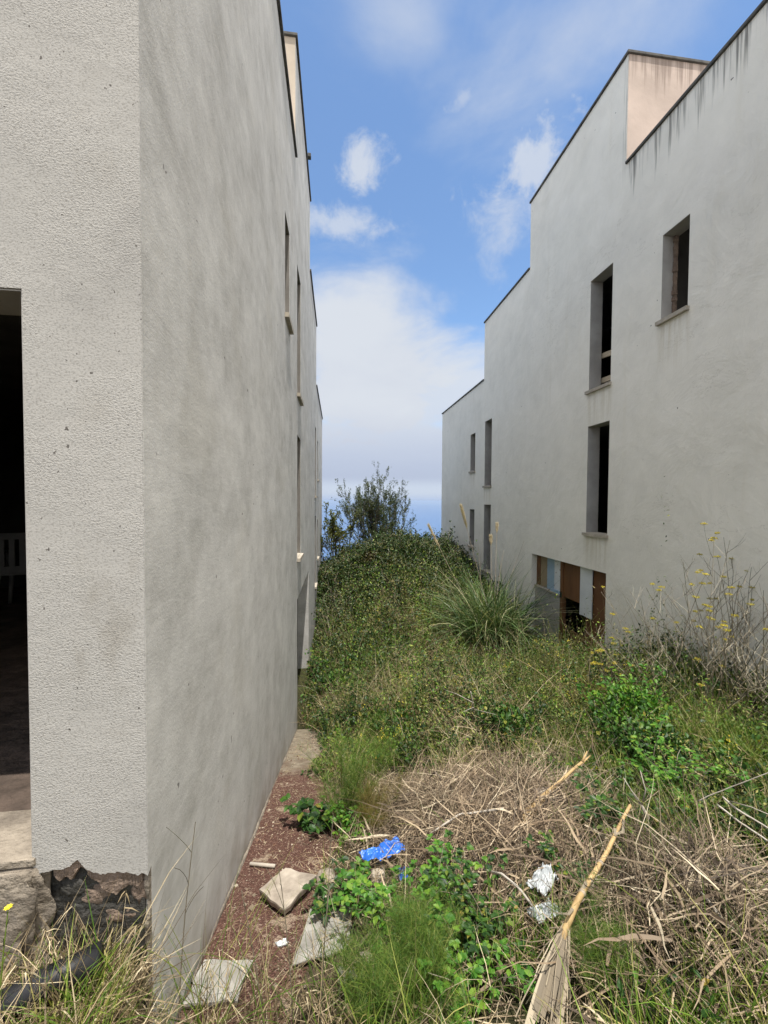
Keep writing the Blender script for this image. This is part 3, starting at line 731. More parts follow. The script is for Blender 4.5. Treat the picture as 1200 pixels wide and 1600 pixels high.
def stone(x, y, s, mat, seed, label, h=0.0):
    return lump('stone', (x, y, float(ter(x, y)) + s[2] * .6 + h), s, mat, None, seed, 3, .45, 1.6, .5, label=label, cat='stone')
stone(-.06, 2.60, (.055, .05, .03), M['slab_tan'], 4, 'pinkish stone touching the propped tan slab')
stone(-.075, 2.40, (.03, .025, .022), M['stone'], 5, 'little tan stone between the tan slab and the grey slab')
stone(.27, 2.47, (.045, .04, .05), M['stone'], 6, 'ochre stone just below the blue plastic sheet', .03)
stone(.13, 1.86, (.06, .025, .018), M['slab_tan'], 7, 'long pale stone at the edge of the feathery green plant', .02)
stone(.06, 1.80, (.05, .03, .016), M['slab'], 8, 'flat pale stone below the grey slab', .02)
stone(1.54, 2.71, (.075, .06, .05), M['slab_tan'], 9, 'pale block beside the upper yellow cane', .16)
for k in range(14):
    pass
def rag(name, c, sx, sy, mat, seed, label, cat, amp=.07, rz=0.0, h=.05):
    n = 26; g = np.linspace(-1, 1, n); X, Y = np.meshgrid(g, g, indexing='ij')
    edge = 1 + .25 * vnoise(np.arctan2(Y, X) * 2, 0 * X, 1.2, seed)
    Z = amp * (np.abs(vnoise(X, Y, 2.1, seed) - .5) * 2.0 + .9 * np.abs(vnoise(X + Y, Y - X, 4.0, seed + 1) - .5) + .5 * np.abs(vnoise(X - Y, Y + X, 8.0, seed + 2) - .5))
    x = X * sx * edge; y = Y * sy * edge; cr, sr = math.cos(rz), math.sin(rz)
    xx, yy = c[0] + x * cr - y * sr, c[1] + x * sr + y * cr
    zz = ter(xx, yy) + h + Z - .35 * amp * (np.maximum(np.abs(X), np.abs(Y)) > .9)
    V = np.stack([xx, yy, zz], -1).reshape(-1, 3)
    i, j = np.meshgrid(np.arange(n - 1), np.arange(n - 1), indexing='ij')
    keep = (vnoise(i / n * 6, j / n * 6, 1.0, seed + 4) > -1) | (np.abs(i - n / 2) + np.abs(j - n / 2) < n * .45)
    F = np.stack([i * n + j, (i + 1) * n + j, (i + 1) * n + j + 1, i * n + j + 1], -1)[keep]
    V -= np.array([c[0], c[1], 0])
    o = np_mesh(name, V, [(F, 0)], mat, True, loc=(c[0], c[1], 0), label=label, cat=cat)
    md = o.modifiers.new('thickness', 'SOLIDIFY'); md.thickness = .0015
    return o
rag('plastic_sheet', (.31, 2.53), .12, .055, M['blue_plastic'], 3, 'crumpled bright blue plastic sheet at the edge of the dry stalk heap', 'plastic sheet', .045, .3, .16)
rag('plastic_scrap', (.42, 2.38), .03, .04, M['blue_plastic'], 5, 'small blue plastic scrap below the crumpled blue sheet', 'plastic scrap', .035, 0, .10)
rag('plastic_bag', (1.09, 1.95), .065, .045, M['white_plastic'], 8, 'torn white plastic bag beside the longest yellow cane', 'plastic bag', .055, .5, .16)
rag('plastic_bag', (1.02, 1.81), .055, .045, M['white_plastic'], 11, 'smaller half buried white bag nearest the grey leaf sheath', 'plastic bag', .04, .1, .12)
# black pipe in the bottom left corner
pipe = tube_obj('drain_pipe', [(-2.4, 1.30, -1.72), (-1.7, 1.30, -1.69), (-1.30, 1.31, -1.65), (-1.08, 1.33, -1.60), (-.92, 1.36, -1.55), (-.78, 1.40, -1.53)], .040, M['pipe'], None, 14, label='black plastic drain pipe in the dry grass under the doorway', cat='pipe')

# ------------------------------------------------------------------ canes and dead sticks
def cane(name, pts, r0, r1, mat, label, cat, nodes=0, forks=(), sides=7):
    P = np.array(pts, float); root = empty(name, tuple(P[0]), label=label, cat=cat)
    t = np.linspace(0, 1, 22); cum = np.r_[0, np.cumsum(np.linalg.norm(np.diff(P, axis=0), axis=1))]; cum /= cum[-1]
    Q = np.stack([np.interp(t, cum, P[:, k]) for k in range(3)], 1) - P[0]
    Q[1:-1] += rng.normal(size=(20, 3)) * r0 * .05
    if mat in (M['dead_wood'], M['cane_pale']):
        wk = np.cumsum(np.cumsum(rng.normal(size=(22, 3)), 0), 0); wk -= np.linspace(0, 1, 22)[:, None] * wk[-1]
        Q += wk * .0011 * np.linalg.norm(Q[-1]); Q[:] -= Q[0]
    v = Veg(); v.tubes(Q[None], r0, r1, 0, sides)
    v.build('stalk', mat, root, True)
    for k in range(nodes):
        u = (k + 1) / (nodes + 1); c = np.array([np.interp(u, t, Q[:, a]) for a in range(3)]); d = Q[-1] / np.linalg.norm(Q[-1])
        rr = (r0 + (r1 - r0) * u) * 1.18
        vv = Veg(); vv.tubes(np.array([[c - d * .008, c + d * .008]]), rr, rr, 0, sides); vv.build('joint', M['cane_pale'], root, True)
    for f in forks:
        vv = Veg(); vv.tubes(np.array([f], float)[:, :, :] - P[0], r1 * .9, r1 * .35, 0, 5); vv.build('twig', mat, root, True)
    return root
def G(x, y, h): return (x, y, float(ter(x, y)) + h)
cane('dry_cane', [G(1.2, 2.43, .20), G(1.49, 2.64, .25), G(1.74, 2.76, .31), G(1.88, 2.80, .36)], .010, .011, M['cane'], 'upper split yellow cane with a flared lower end on the dry stalk heap', 'cane', 1,
     [[G(1.86, 2.79, .35), G(2.0, 2.90, .36)], [G(1.86, 2.79, .36), G(1.93, 2.84, .42)]])
v = Veg(); v.strips(np.array([[G(1.18, 2.42, .20), G(1.30, 2.51, .225), G(1.47, 2.63, .255), G(1.70, 2.74, .31)]]), .06, np.array([[.2, -.4, 1.0]]), 0)
v.build('cane_leaf', M['cane'], label='broad split yellow leaf lying along the upper cane', cat='dry leaf')
cn = cane('dry_cane', [G(.95, 1.53, .20), G(.98, 1.56, .22), G(1.08, 1.63, .26), G(1.35, 1.82, .32), G(1.54, 1.96, .36), G(1.64, 2.02, .40)], .014, .008, M['cane'], 'longest yellow cane slanting up from a grey leaf sheath near the bottom edge', 'cane', 3)
v = Veg()
base = np.array(G(.99, 1.57, .22)); tip = np.array(G(.74, 1.31, .07))
t = np.linspace(0, 1, 8); L_ = []; W_ = []
for k in range(62):
    wide = k < 20; a = random.uniform(-1, 1)
    off = np.array([.036 * a, -.022 * a, .012 * (1 - a * a) + random.uniform(-.008, .006)])
    ln = random.uniform(.75, 1.05) if wide else random.uniform(.35, 1.15)
    c = np.array([base + (tip - base) * u + off * (1 - (1 - min(u * 1.3, 1)) ** 2) for u in t * ln])
    c += np.cumsum(np.cumsum(rng.normal(size=(8, 3)) * (.0008 if wide else .0022), 0), 0)
    L_.append(c); W_.append(random.uniform(.016, .030) if wide else random.uniform(.002, .005))
v.strips(np.array(L_), np.array(W_), np.tile([[.3, -.6, 1.0]], (62, 1)) + rng.normal(size=(62, 3)) * .35, 0, False)
v.build('leaf_sheath', M['sheath'], label='wide fibrous grey leaf sheath at the foot of the longest cane', cat='leaf sheath')
for k in range(9):
    v = Veg()
    u0 = random.uniform(.05, .8); a_ = np.array(G(1.02 + .60 * u0, 1.59 + .42 * u0, .24 + .15 * u0)); dd = np.array([.62, .42, .03]) * random.choice((-1, 1)) * random.uniform(.10, .25)
    cl = [[a_, a_ + dd * .4 + rng.normal(size=3) * .012, a_ + dd * .75 + rng.normal(size=3) * .02 - [0, 0, .01], a_ + dd + rng.normal(size=3) * .03 - [0, 0, .03]]]
    v.strips(np.array(cl) - np.array(cn.location), .016, upish(1, .5), 0); v.build('cane_husk', M['sheath'], cn)
cane('dead_stick', [G(1.62, 1.59, .17), G(1.60, 1.51, .17), G(1.575, 1.43, .165), G(1.56, 1.36, .16)], .007, .009, M['dead_wood'], 'pale bent stick at the lower right lying on dry stalks', 'stick', 0)
cane('dead_stick', [G(1.74, 1.69, .22), G(1.66, 1.63, .22), G(1.65, 1.60, .2), G(1.61, 1.57, .18)], .004, .009, M['cane_pale'], 'curled tan leaf stalk touching the pale bent stick', 'stick', 0)
cane('dead_stick', [G(1.90, 2.19, .16), G(1.88, 2.22, .24), G(1.86, 2.27, .30)], .012, .006, M['dead_wood'], 'white forked root stump beside the top of the longest cane', 'stick', 0,
     [[G(1.88, 2.22, .24), G(1.885, 2.2, .34), G(1.88, 2.24, .45)], [G(1.88, 2.22, .24), G(1.83, 2.25, .34), G(1.80, 2.28, .42)]])
cane('dead_branch', [G(2.21, 2.01, .30), G(2.19, 1.92, .28), G(2.22, 1.85, .24), G(2.26, 1.76, .2)], .006, .004, M['dead_wood'], 'upper of two white branches entering at the right edge', 'branch', 0, [[G(2.2, 1.96, .30), G(2.17, 1.82, .33), G(2.25, 1.70, .30)]])
cane('dead_branch', [G(2.16, 2.0, .28), G(2.14, 1.86, .24), G(2.17, 1.68, .2)], .006, .004, M['dead_wood'], 'lower of two white branches entering at the right edge', 'branch', 0)
cane('dead_branch', [G(2.08, 2.04, .30), G(2.19, 1.92, .40), G(2.30, 1.82, .5)], .003, .002, M['dead_wood'], 'thin grey twig crossing the green weeds near the right edge', 'branch', 0)
cane('dead_branch', [G(1.69, 4.77, .10), G(1.69, 4.67, .3), G(1.60, 4.48, .5), G(1.57, 4.49, .65)], .011, .005, M['dead_wood'], 'upright white dead branch with side twigs behind the dry stalk heap', 'branch', 0,
     [[G(1.61, 4.49, .45), G(1.45, 4.39, .45)], [G(1.62, 4.52, .42), G(1.78, 4.25, .40)], [G(1.61, 4.50, .5), G(1.48, 4.71, .6), G(1.36, 4.88, .66)]])
cane('dead_stick', [G(.85, 2.22, .13), G(.89, 2.0, .24), G(.93, 1.88, .23), G(.97, 1.83, .16)], .006, .006, M['dead_wood'], 'curved grey stick arching over to the white bag', 'stick', 0)
cane('dead_stick', [G(1.28, 1.50, .12), G(1.32, 1.47, .18), G(1.39, 1.50, .2)], .006, .005, M['cane_pale'], 'short grey stick in the dry stalks at the bottom right', 'stick', 0)
cane('dead_stick', [G(.62, 2.54, .20), G(.84, 2.58, .27), G(1.12, 2.52, .28)], .005, .007, M['dead_wood'], 'long curved whitish stick lying across the dry stalk heap', 'stick', 0)
cane('dead_stick', [G(.82, 3.40, .22), G(.84, 3.28, .29), G(.87, 3.22, .27), G(.87, 3.22, .14)], .008, .007, M['bark'], 'dark hooked stick standing out of the dry stalk heap', 'stick', 0)
tube_obj('gravel_stick', [(-.60, 2.86, float(ter(-.6, 2.86)) + .03), (-.42, 2.80, float(ter(-.42, 2.8)) + .03)], .012, M['dead_wood'], None, 7, label='short grey stick on the red gravel against the left wall', cat='stick')

# ------------------------------------------------------------------ ground cover (uncountable)
def scatter(n, x0, x1, y0, y1, dens=None):
    """random points in a rectangle, thinned by dens(x,y) in 0..1"""
    x = rng.uniform(x0, x1, n); y = rng.uniform(y0, y1, n)
    if dens is not None:
        k = rng.uniform(size=n) < dens(x, y); x, y = x[k], y[k]
    return x, y
def wild_mask(x, y):   # clear of the gravel path
    return sm(path_edge(y) - .12, path_edge(y) + .12, x) * (y > 1.0)
def heap_d(x, y):
    h1 = np.exp(-(((x - 1.12) / .72) ** 2 + ((y - 2.72) / .80) ** 2))
    h2 = .72 * np.exp(-(((x - 1.55) / .55) ** 2 + ((y - 1.62) / .50) ** 2))
    return np.clip(1.35 * np.maximum(h1, h2), 0, 1) * wild_mask(x, y)
def heap_h(x, y): return .22 * heap_d(x, y) * (.7 + .6 * fbm(x, y, 2.5, 8))
# reed litter heap
x, y = scatter(46000, .05, 3.3, .9, 5.0, lambda x, y: heap_d(x, y) ** 1.3)
n = len(x); az = rng.uniform(0, 2 * np.pi, n); fl = rng.uniform(size=n) < .5
az = np.where(fl, rng.normal(.7, .6, n), az)
L = rng.gamma(3.0, .085, n) + .05
P = P_on(x, y, 0) ; P[:, 2] += heap_h(x, y) * rng.uniform(.35, 1.12, n) + .02
pts = arcs(P, az, L, np.pi / 2 + rng.normal(0, .24, n), np.pi / 2 + rng.normal(0.05, .3, n), 5, .14)
vg = Veg(); k = n * 3 // 5
vg.tubes(pts[:k], rng.uniform(.0008, .0026, k), rng.uniform(.0006, .0016, k), 0, 3)
vg.strips(pts[k:], rng.uniform(.003, .008, n - k), upish(n - k, .8), 0)
vg.build('reed_litter', M['reed'], kind='stuff', label='heap of dry grey-brown reed stalks and leaves', cat='dry stalks')
# straw and dry grass over the near ground
def near_straw(x, y): return wild_mask(x, y) * np.clip(1.1 - .5 * heap_d(x, y), 0, 1) * (.35 + .65 * (fbm(x, y, 2.2, 4) > .45)) * (1 - sm(4.5, 6, y))
x, y = scatter(13000, -.1, 3.6, .9, 6, near_straw)
x2, y2 = scatter(6500, -1.75, -.60, 1.05, 1.475)
x3, y3 = scatter(900, -.62, .1, 1.2, 2.1, lambda x, y: 1 - sm(1.45, 2.1, y)); x4, y4 = scatter(1500, -.64, .05, 1.7, 6.5, lambda x, y: .35 + .6 * (fbm(x, y, 3, 2) > .55))
vg = Veg()
for (a, b, lay, hh) in ((x, y, .55, .17), (x2, y2, .7, .16), (x3, y3, .8, .13)):
    n = len(a); up_ = rng.uniform(size=n) > lay
    lean0 = np.where(up_, rng.uniform(.1, .7, n), rng.uniform(1.25, 1.6, n)); lean1 = lean0 + np.where(up_, rng.uniform(.3, 1.2, n), rng.normal(0, .3, n))
    P = P_on(a, b, .006 + (~up_) * rng.uniform(0, .06, n))
    vg.strips(arcs(P, rng.uniform(0, 6.28, n), rng.gamma(4, hh / 4, n) + .04, lean0, lean1, 5, .1), rng.uniform(.0022, .0055, n), upish(n, 1.0), 0)
n = len(x4); P = P_on(x4, y4, .022)
vg.strips(arcs(P, rng.uniform(0, 6.28, n), rng.uniform(.02, .10, n), 1.57, 1.57, 4, .25), rng.uniform(.0015, .0035, n), upish(n, .2), 0)
vg.build('dry_grass', M['straw'], kind='stuff', label='dry straw-coloured grass lying over the near ground', cat='dry grass')
n_b = 1700
x, y = scatter(6000, .1, 3.4, 1.0, 5.0, lambda x, y: wild_mask(x, y) * (.15 + .5 * heap_d(x, y))); n = len(x)
P = P_on(x, y); P[:, 2] += heap_h(x, y) * rng.uniform(.8, 1.1, n) + rng.uniform(.015, .06, n)
vg = Veg(); vg.strips(arcs(P, rng.uniform(0, 6.28, n), rng.uniform(.06, .34, n), np.pi / 2 + rng.normal(0, .3, n), np.pi / 2 + rng.normal(.2, .4, n), 6, .12), rng.uniform(.006, .018, n), upish(n, .9), 0)
vg.build('dry_leaves', M['reed'], kind='stuff', label='broad dry reed leaves lying over the stalk heap', cat='dry leaves')
# crumbs and pebbles on the gravel path
x, y = scatter(3800, -.66, .15, 1.7, 6.6, lambda x, y: (x < path_edge(y) + .1) * np.clip(.25 + 2.2 * (fbm(x, y, 3.0, 77) - .42), .05, 1)); n = len(x)
r_ = rng.gamma(2.2, .0016, n) + .0015; c_ = P_on(x, y, .013); c_[:, 2] += r_ * .3
oc = np.array([[1, 0, 0], [0, 1, 0], [-1, 0, 0], [0, -1, 0], [0, 0, .8], [0, 0, -.8]], float)
V = c_[:, None] + oc[None] * r_[:, None, None] * rng.uniform(.6, 1.4, (n, 6, 1))
tf = np.array([[0, 1, 4], [1, 2, 4], [2, 3, 4], [3, 0, 4], [1, 0, 5], [2, 1, 5], [3, 2, 5], [0, 3, 5]])
np_mesh('pebbles', V.reshape(-1, 3), [((tf[None] + (np.arange(n) * 6)[:, None, None]).reshape(-1, 3), 0)], M['crumb'], kind='stuff', label='red and cream pebbles and mortar crumbs on the gravel path', cat='pebbles')
# green grass mixed in
def near_green(x, y): return wild_mask(x, y) * np.clip(1 - .9 * heap_d(x, y), 0.04, 1) * (fbm(x, y, 1.7, 9) > .46)
x, y = scatter(15000, -.1, 5, .95, 6.5, near_green)
x2, y2 = scatter(3000, -1.75, -.58, 1.05, 1.44, lambda x, y: (fbm(x, y, 5, 6) > .5) * 1.0)
x5, y5 = scatter(24000, .6, 3.6, 1.0, 3.4, lambda x, y: wild_mask(x, y) * np.clip((fbm(x, y, 2.3, 19) - .44) * 8, 0, 1) * (1 - .8 * heap_d(x, y)))
x2, y2 = np.r_[x2, x5], np.r_[y2, y5]
x, y = np.r_[x, x2], np.r_[y, y2]; n = len(x)
vg = Veg(); l0 = rng.uniform(.05, .6, n)
vg.strips(arcs(P_on(x, y), rng.uniform(0, 6.28, n), rng.gamma(5, .036, n) + .05, l0, l0 + rng.uniform(.3, 1.3, n), 5, .06), rng.uniform(.0025, .006, n), upish(n, 1.0), 0)
vg.build('green_grass', M['grass'], kind='stuff', label='green grass growing through the dry litter', cat='grass')

# weeds on the slope between the buildings
def weed_h(x, y):
    h = .12 + .50 * sm(3.8, 7.0, y) + .10 * sm(7.5, 10, y)
    h = h + .20 * sm(2.4, 4.2, x) * sm(1.6, 3, y) * (1 - sm(5.5, 7, y))
    h = h * (.30 + .9 * fbm(x, y, 1.3, 12) + .55 * vnoise(x, y, 4.5, 14))
    h = h * (1 - .75 * np.exp(-((x - 3.5) ** 2 + (y - 8.3) ** 2) / 1.3))
    h = h * (1 - .5 * sm(3.9, 4.6, x) * sm(5.2, 6.2, y))
    return h * (.35 + .65 * sm(-.45, .35, x))
def weed_zone(x, y):
    a = sm(3.6, 5.2, y + .55 * (fbm(x, y, .9, 3) - .5) * 2 + .7 * sm(1.6, 3.0, x))
    a = np.maximum(a, sm(1.75, 2.5, x + (fbm(x, y, 1.2, 21) - .5) * 1.2) * sm(1.2, 2.0, y))
    lim = np.where(y < 6.9, path_edge(y) - .05 - .25 * sm(5.6, 6.4, y), -.62)
    return a * sm(lim - .03, lim + .12, x) * (1 - sm(4.93, 5.0, x))
def clumps(x, y, r, h, m):
    """leaf positions of dome-shaped little plants: m leaves round every centre"""
    n = len(x); r = np.broadcast_to(r, n)[:, None]; h = np.broadcast_to(h, n)[:, None]
    rho = np.sqrt(rng.uniform(size=(n, m))); a = rng.uniform(0, 6.28, (n, m))
    px = x[:, None] + r * rho * np.cos(a); py = y[:, None] + r * rho * np.sin(a)
    top = h * (1 - .75 * rho ** 2)
    pz = top * (1 - .85 * rng.beta(1.0, 1.8, (n, m)))
    px, py = np.minimum(px.ravel(), 4.98), py.ravel()
    P = P_on(px, py); P[:, 2] += pz.ravel() + .01
    keep = px > np.where(py < 6.9, -.45, -.64)
    return P[keep]
SPEC = [  # material, share, leaf size, leaf aspect, height factor
    ('weed', 1.0, 1.1, .38, 1.0, 11), ('weed_dark', .9, 1.25, .70, .80, 22), ('weed_dry', .5, 1.3, .16, 1.2, 33), ('weed_fresh', .40, 1.2, .45, .95, 44)]
vg = Veg()
for mi, (mt, share, ls, asp, hf, sd) in enumerate(SPEC):
    for (n0, y0, y1, s0, m) in ((900, 1.6, 4.6, .019, 26), (1900, 4.0, 8.0, .024, 34), (1200, 8, 12.8, .036, 34)):
        x, y = scatter(int(n0 * share * 2.4), -.6, 4.98, y0, y1, lambda x, y: weed_zone(x, y) * np.clip((fbm(x, y, 1.0, sd) - .42) * 7, .04, 1))
        n = len(x); hh = weed_h(x, y) * hf * rng.gamma(5, .25, n)
        P = clumps(x, y, rng.uniform(.06, .17, n) * (1 + .25 * (y0 > 7)), hh, m)
        k = len(P); sz = s0 * ls * rng.uniform(.6, 1.5, k)
        vg.cards(P, upish(k, 1.6), upish(k, .9), sz * 1.35, sz * 1.35 * asp, mi)
vg.build('weeds', [M[q[0]] for q in SPEC], kind='stuff', label='tangle of small-leaved olive green weeds between the buildings', cat='weeds')
vg = Veg()
x, y = scatter(46000, -.6, 4.95, 1.8, 11.8, lambda x, y: weed_zone(x, y) * np.clip((fbm(x, y, 1.1, 31) - .40) * 6, .12, 1))
n = len(x); l0 = rng.uniform(.0, .65, n); hh = weed_h(x, y)
pts = arcs(P_on(x, y), rng.uniform(0, 6.28, n), hh * rng.gamma(6, .2, n) + .10, l0, l0 + rng.uniform(.1, 1.2, n), 5, .08)
k = n * 3 // 5
vg.strips(pts[:k], rng.uniform(.003, .007, k), upish(k, 1.0), 0)
vg.strips(pts[k:], rng.uniform(.0018, .004, n - k), upish(n - k, 1.0), 1)
# patches of collapsed dry grass
x, y = scatter(26000, -.3, 4.9, 3.6, 10.5, lambda x, y: weed_zone(x, y) * np.clip((fbm(x, y, .9, 71) - .51) * 8, 0.02, 1))
n = len(x); P = P_on(x, y); P[:, 2] += weed_h(x, y) * rng.uniform(.5, 1.1, n)
l0 = rng.uniform(.6, 1.5, n)
vg.strips(arcs(P, rng.uniform(0, 6.28, n), rng.gamma(4, .07, n) + .05, l0, l0 + rng.uniform(.2, 1.2, n), 5, .1), rng.uniform(.002, .006, n), upish(n, 1.0), 1)
x, y = scatter(2600, -.3, 4.85, 4.2, 12.5, lambda x, y: weed_zone(x, y) * np.clip((fbm(x, y, .8, 91) - .42) * 5, .05, 1)); n = len(x)
l0 = np.abs(rng.normal(.15, .28, n))
vg.strips(arcs(P_on(x, y), rng.uniform(0, 6.28, n), rng.gamma(7, .115, n), l0, l0 + rng.uniform(.1, 1.1, n), 7, .08), rng.uniform(.0035, .008, n), upish(n, 1.0), 1)
vg.build('weed_stems', [M['grass'], M['straw']], kind='stuff', label='thin dry and green grass stems standing among the weeds', cat='weeds')
# dark bramble runners over the middle slope
vg = Veg()
def bram(x, y): return weed_zone(x, y) * np.clip((fbm(x, y, .8, 41) - .46) * 7, 0, 1)
x, y = scatter(22000, -.6, 4.95, 1.8, 11, bram)
n = len(x); P = P_on(x, y); P[:, 2] += weed_h(x, y) * (1.25 - rng.beta(1, 1.8, n) * 1.1) + .02
sz = rng.uniform(.022, .048, n)
vg.leaves(P, upish(n, 2.2), upish(n, .7), sz * 1.2, sz * .85, 0)
vg.build('bramble_cover', M['bramble'], kind='stuff', label='dark green bramble leaves creeping over the weeds', cat='brambles')
# bramble thicket on the far mound
def thick_top(x, y):
    return .70 + .45 * sm(12, 16, y) + .85 * (fbm(x, y, .9, 51) - .42) + .75 * (fbm(x, y, 2.6, 52) - .5)
vg = Veg()
for n0, y0, y1 in ((150000, 9.6, 14.5), (80000, 14.5, 19.5)):
    x, y = scatter(n0, -.75, 5.1, y0, y1, lambda x, y: sm(11.3, 12.0, y + 2.0 * (fbm(x, y, .7, 50) - .5)) * np.maximum(.2 + .8 * sm(-.75, .2, x), sm(12.5, 14, y)) * (1 - sm(4.6, 4.95, x) * (y < 19)))
    n = len(x); hh = thick_top(x, y) * np.maximum(sm(-1.0, .5, x), sm(12.5, 14.5, y))
    P = P_on(x, y); P[:, 2] += hh * (1 - rng.beta(.9, 2.4, n)) + rng.normal(size=n) * .03
    sz = rng.uniform(.028, .07, n)
    vg.cards(P, upish(n, 1.5), upish(n, .8), sz * 1.3, sz * .9, 0)
vg.build('bramble_thicket', M['thicket'], kind='stuff', label='dense dark bramble thicket covering the mound at the end of the gap', cat='brambles')
vg = Veg()
x, y = scatter(900, -.5, 4.8, 10, 18)
n = len(x); P = P_on(x, y); P[:, 2] += thick_top(x, y) * .6
vg.tubes(arcs(P, rng.uniform(0, 6.28, n), rng.uniform(.3, .9, n), rng.uniform(.1, .9, n), rng.uniform(.6, 1.9, n), 6, .1), .004, .002, 0, 3)
# leafy sprays breaking the outline
n = 1100; x, y = scatter(n, -.55, 4.7, 10.5, 18.5); n = len(x); P = P_on(x, y); P[:, 2] += thick_top(x, y) * rng.uniform(.6, 1.0, n)
sp_c = arcs(P, rng.uniform(0, 6.28, n), rng.uniform(.25, .8, n), rng.uniform(.0, .6, n), rng.uniform(.6, 1.9, n), 7, .1)
vg.tubes(sp_c, .003, .0015, 0, 3)
for k in range(1, 7):
    for _ in range(2):
        sz = rng.uniform(.035, .075, n); vg.leaves(sp_c[:, k] + rng.normal(size=(n, 3)) * .012, upish(n, 1.8), upish(n, .7), sz * 1.25, sz * .85, 1)
vg.build('bramble_canes', [M['fennel_dry'], M['thicket']], kind='stuff', label='thin bare bramble canes poking out of the thicket', cat='brambles')

# ------------------------------------------------------------------ individual plants
def bramble_plant(x, y, r, n_st, label, mat='bramble_fresh', h=.22, sz=.032):
    root = empty('bramble_plant', G(x, y, 0), label=label, cat='bramble', group='leafy bramble plants near the path')
    P0 = np.zeros((n_st, 3)); P0[:, :2] = rng.normal(size=(n_st, 2)) * r * .25
    st = arcs(P0, rng.uniform(0, 6.28, n_st), r * rng.uniform(.7, 1.5, n_st) + h, rng.uniform(.1, .6, n_st), rng.uniform(1.1, 1.9, n_st), 8, .1)
    gx = ter(x + st[..., 0], y + st[..., 1]) - ter(x, y); st[..., 2] = np.maximum(st[..., 2], gx + .03)
    v = Veg(); v.tubes(st, .0028, .0015, 0, 4); v.build('stem', M['fennel_stem'], root)
    v = Veg()
    for k in (1, 2, 3, 3, 4, 4, 5, 5, 6, 6, 7, 7):
        b = st[:, k]; az = rng.uniform(0, 6.28, n_st)
        ax = np.stack([np.cos(az), np.sin(az), rng.uniform(-.1, .5, n_st)], 1)
        tip = b + ax * sz * .9
        v.tubes(np.stack([b, tip], 1), .0012, .001, 0, 3)
        for da in (-1.15, 0, 1.15):   # three leaflets
            d = np.stack([np.cos(az + da), np.sin(az + da), rng.uniform(-.35, .35, n_st)], 1)
            s_ = sz * rng.uniform(.75, 1.25, n_st) * (1.1 if da == 0 else .85)
            v.leaves(tip, d, upish(n_st, .45), s_ * 1.25, s_ * .85, 0, .12)
    v.build('foliage', M[mat], root)
    return root
bramble_plant(-.16, 3.36, .13, 5, 'little dark bramble sprig on the red gravel, apart from the others', 'bramble', .08, .055)
bramble_plant(.02, 2.32, .12, 7, 'low bramble on the path edge just left of the blue plastic', 'bramble', .10, .030)
bramble_plant(.20, 2.24, .13, 8, 'bramble patch straight below the blue plastic sheet', 'bramble_fresh', .12, .030)
bramble_plant(.60, 2.08, .15, 12, 'bright green bramble clump between the dry stalk heap and the feathery plant', 'bramble_fresh', .20, .028)
bramble_plant(.72, 1.86, .17, 15, 'largest bramble clump left of the longest cane', 'bramble', .18, .028)
bramble_plant(.60, 1.62, .14, 8, 'bramble at the bottom edge right of the feathery plant', 'bramble_fresh', .12, .028)
bramble_plant(1.22, 2.00, .10, 9, 'small bramble tuft above the white plastic bag', 'bramble', .17, .026)
bramble_plant(.10, 3.08, .14, 9, 'bramble at the foot of the tall feathery plant by the path', 'bramble_fresh', .12, .03)
bramble_plant(1.86, 2.32, .20, 13, 'bramble right of the top of the longest cane', 'bramble', .14, .03)
bramble_plant(2.45, 2.62, .30, 16, 'bramble patch under the thin grey twig near the right edge', 'bramble_fresh', .16, .032)

def feathery(x, y, r, h, n_st, per, label, mat='feather', flop=.9, thread=.06):
    root = empty('fennel_plant', G(x, y, 0), label=label, cat='fennel', group='feathery green fennel plants')
    P0 = np.zeros((n_st, 3)); P0[:, :2] = rng.normal(size=(n_st, 2)) * r * .35
    st = arcs(P0, rng.uniform(0, 6.28, n_st), h * rng.uniform(.5, 1.15, n_st), rng.uniform(.0, .4, n_st), rng.uniform(.3, flop, n_st), 8, .08)
    v = Veg(); v.tubes(st, .0028, .001, 0, 4); v.build('stem', M['feather'], root)
    n = n_st * per; si = rng.integers(0, n_st, n); u = rng.beta(1.6, 1.2, n) * 6.99; i0 = u.astype(int); fr = (u - i0)[:, None]
    b = st[si, i0] * (1 - fr) + st[si, np.minimum(i0 + 1, 7)] * fr
    # fronds: little twigs carrying threads
    az = rng.uniform(0, 6.28, n)
    fd = arcs(b, az, rng.uniform(.05, .13, n), rng.uniform(.4, 1.0, n), rng.uniform(1.0, 1.8, n), 4, .15)
    v = Veg(); v.strips(fd, .0016, upish(n, 1.0), 0)
    m = 9
    k = rng.integers(1, 4, (n, m)); bb = fd[np.arange(n)[:, None], k].reshape(-1, 3); nn = n * m
    th = arcs(bb, rng.uniform(0, 6.28, nn), thread * rng.uniform(.4, 1.2, nn), rng.uniform(.2, 1.3, nn), rng.uniform(.6, 1.9, nn), 3)
    v.strips(th, .0013, upish(nn, 1.0), 0)
    v.build('foliage', M[mat], root)
    return root
feathery(.11, 3.35, .20, .85, 46, 26, 'tall feathery green fennel on the right edge of the gravel path')
feathery(.30, 3.10, .20, .34, 26, 20, 'yellowing feathery fennel leaning over beside the dry stalk heap', 'feather_rust', 1.3)
feathery(.34, 1.72, .30, .30, 54, 26, 'soft feathery green fennel at the bottom edge, biggest in front', flop=1.3)
feathery(.44, 1.90, .16, .26, 22, 22, 'feathery fennel between the bottom edge and the bramble patch', flop=1.2)
feathery(.12, 1.62, .16, .24, 20, 20, 'small feathery fennel just right of the grey slab', flop=1.2)
bramble_plant(.36, 1.98, .16, 10, 'bramble sprawling over the back of the biggest feathery plant', 'bramble_fresh', .18, .028)
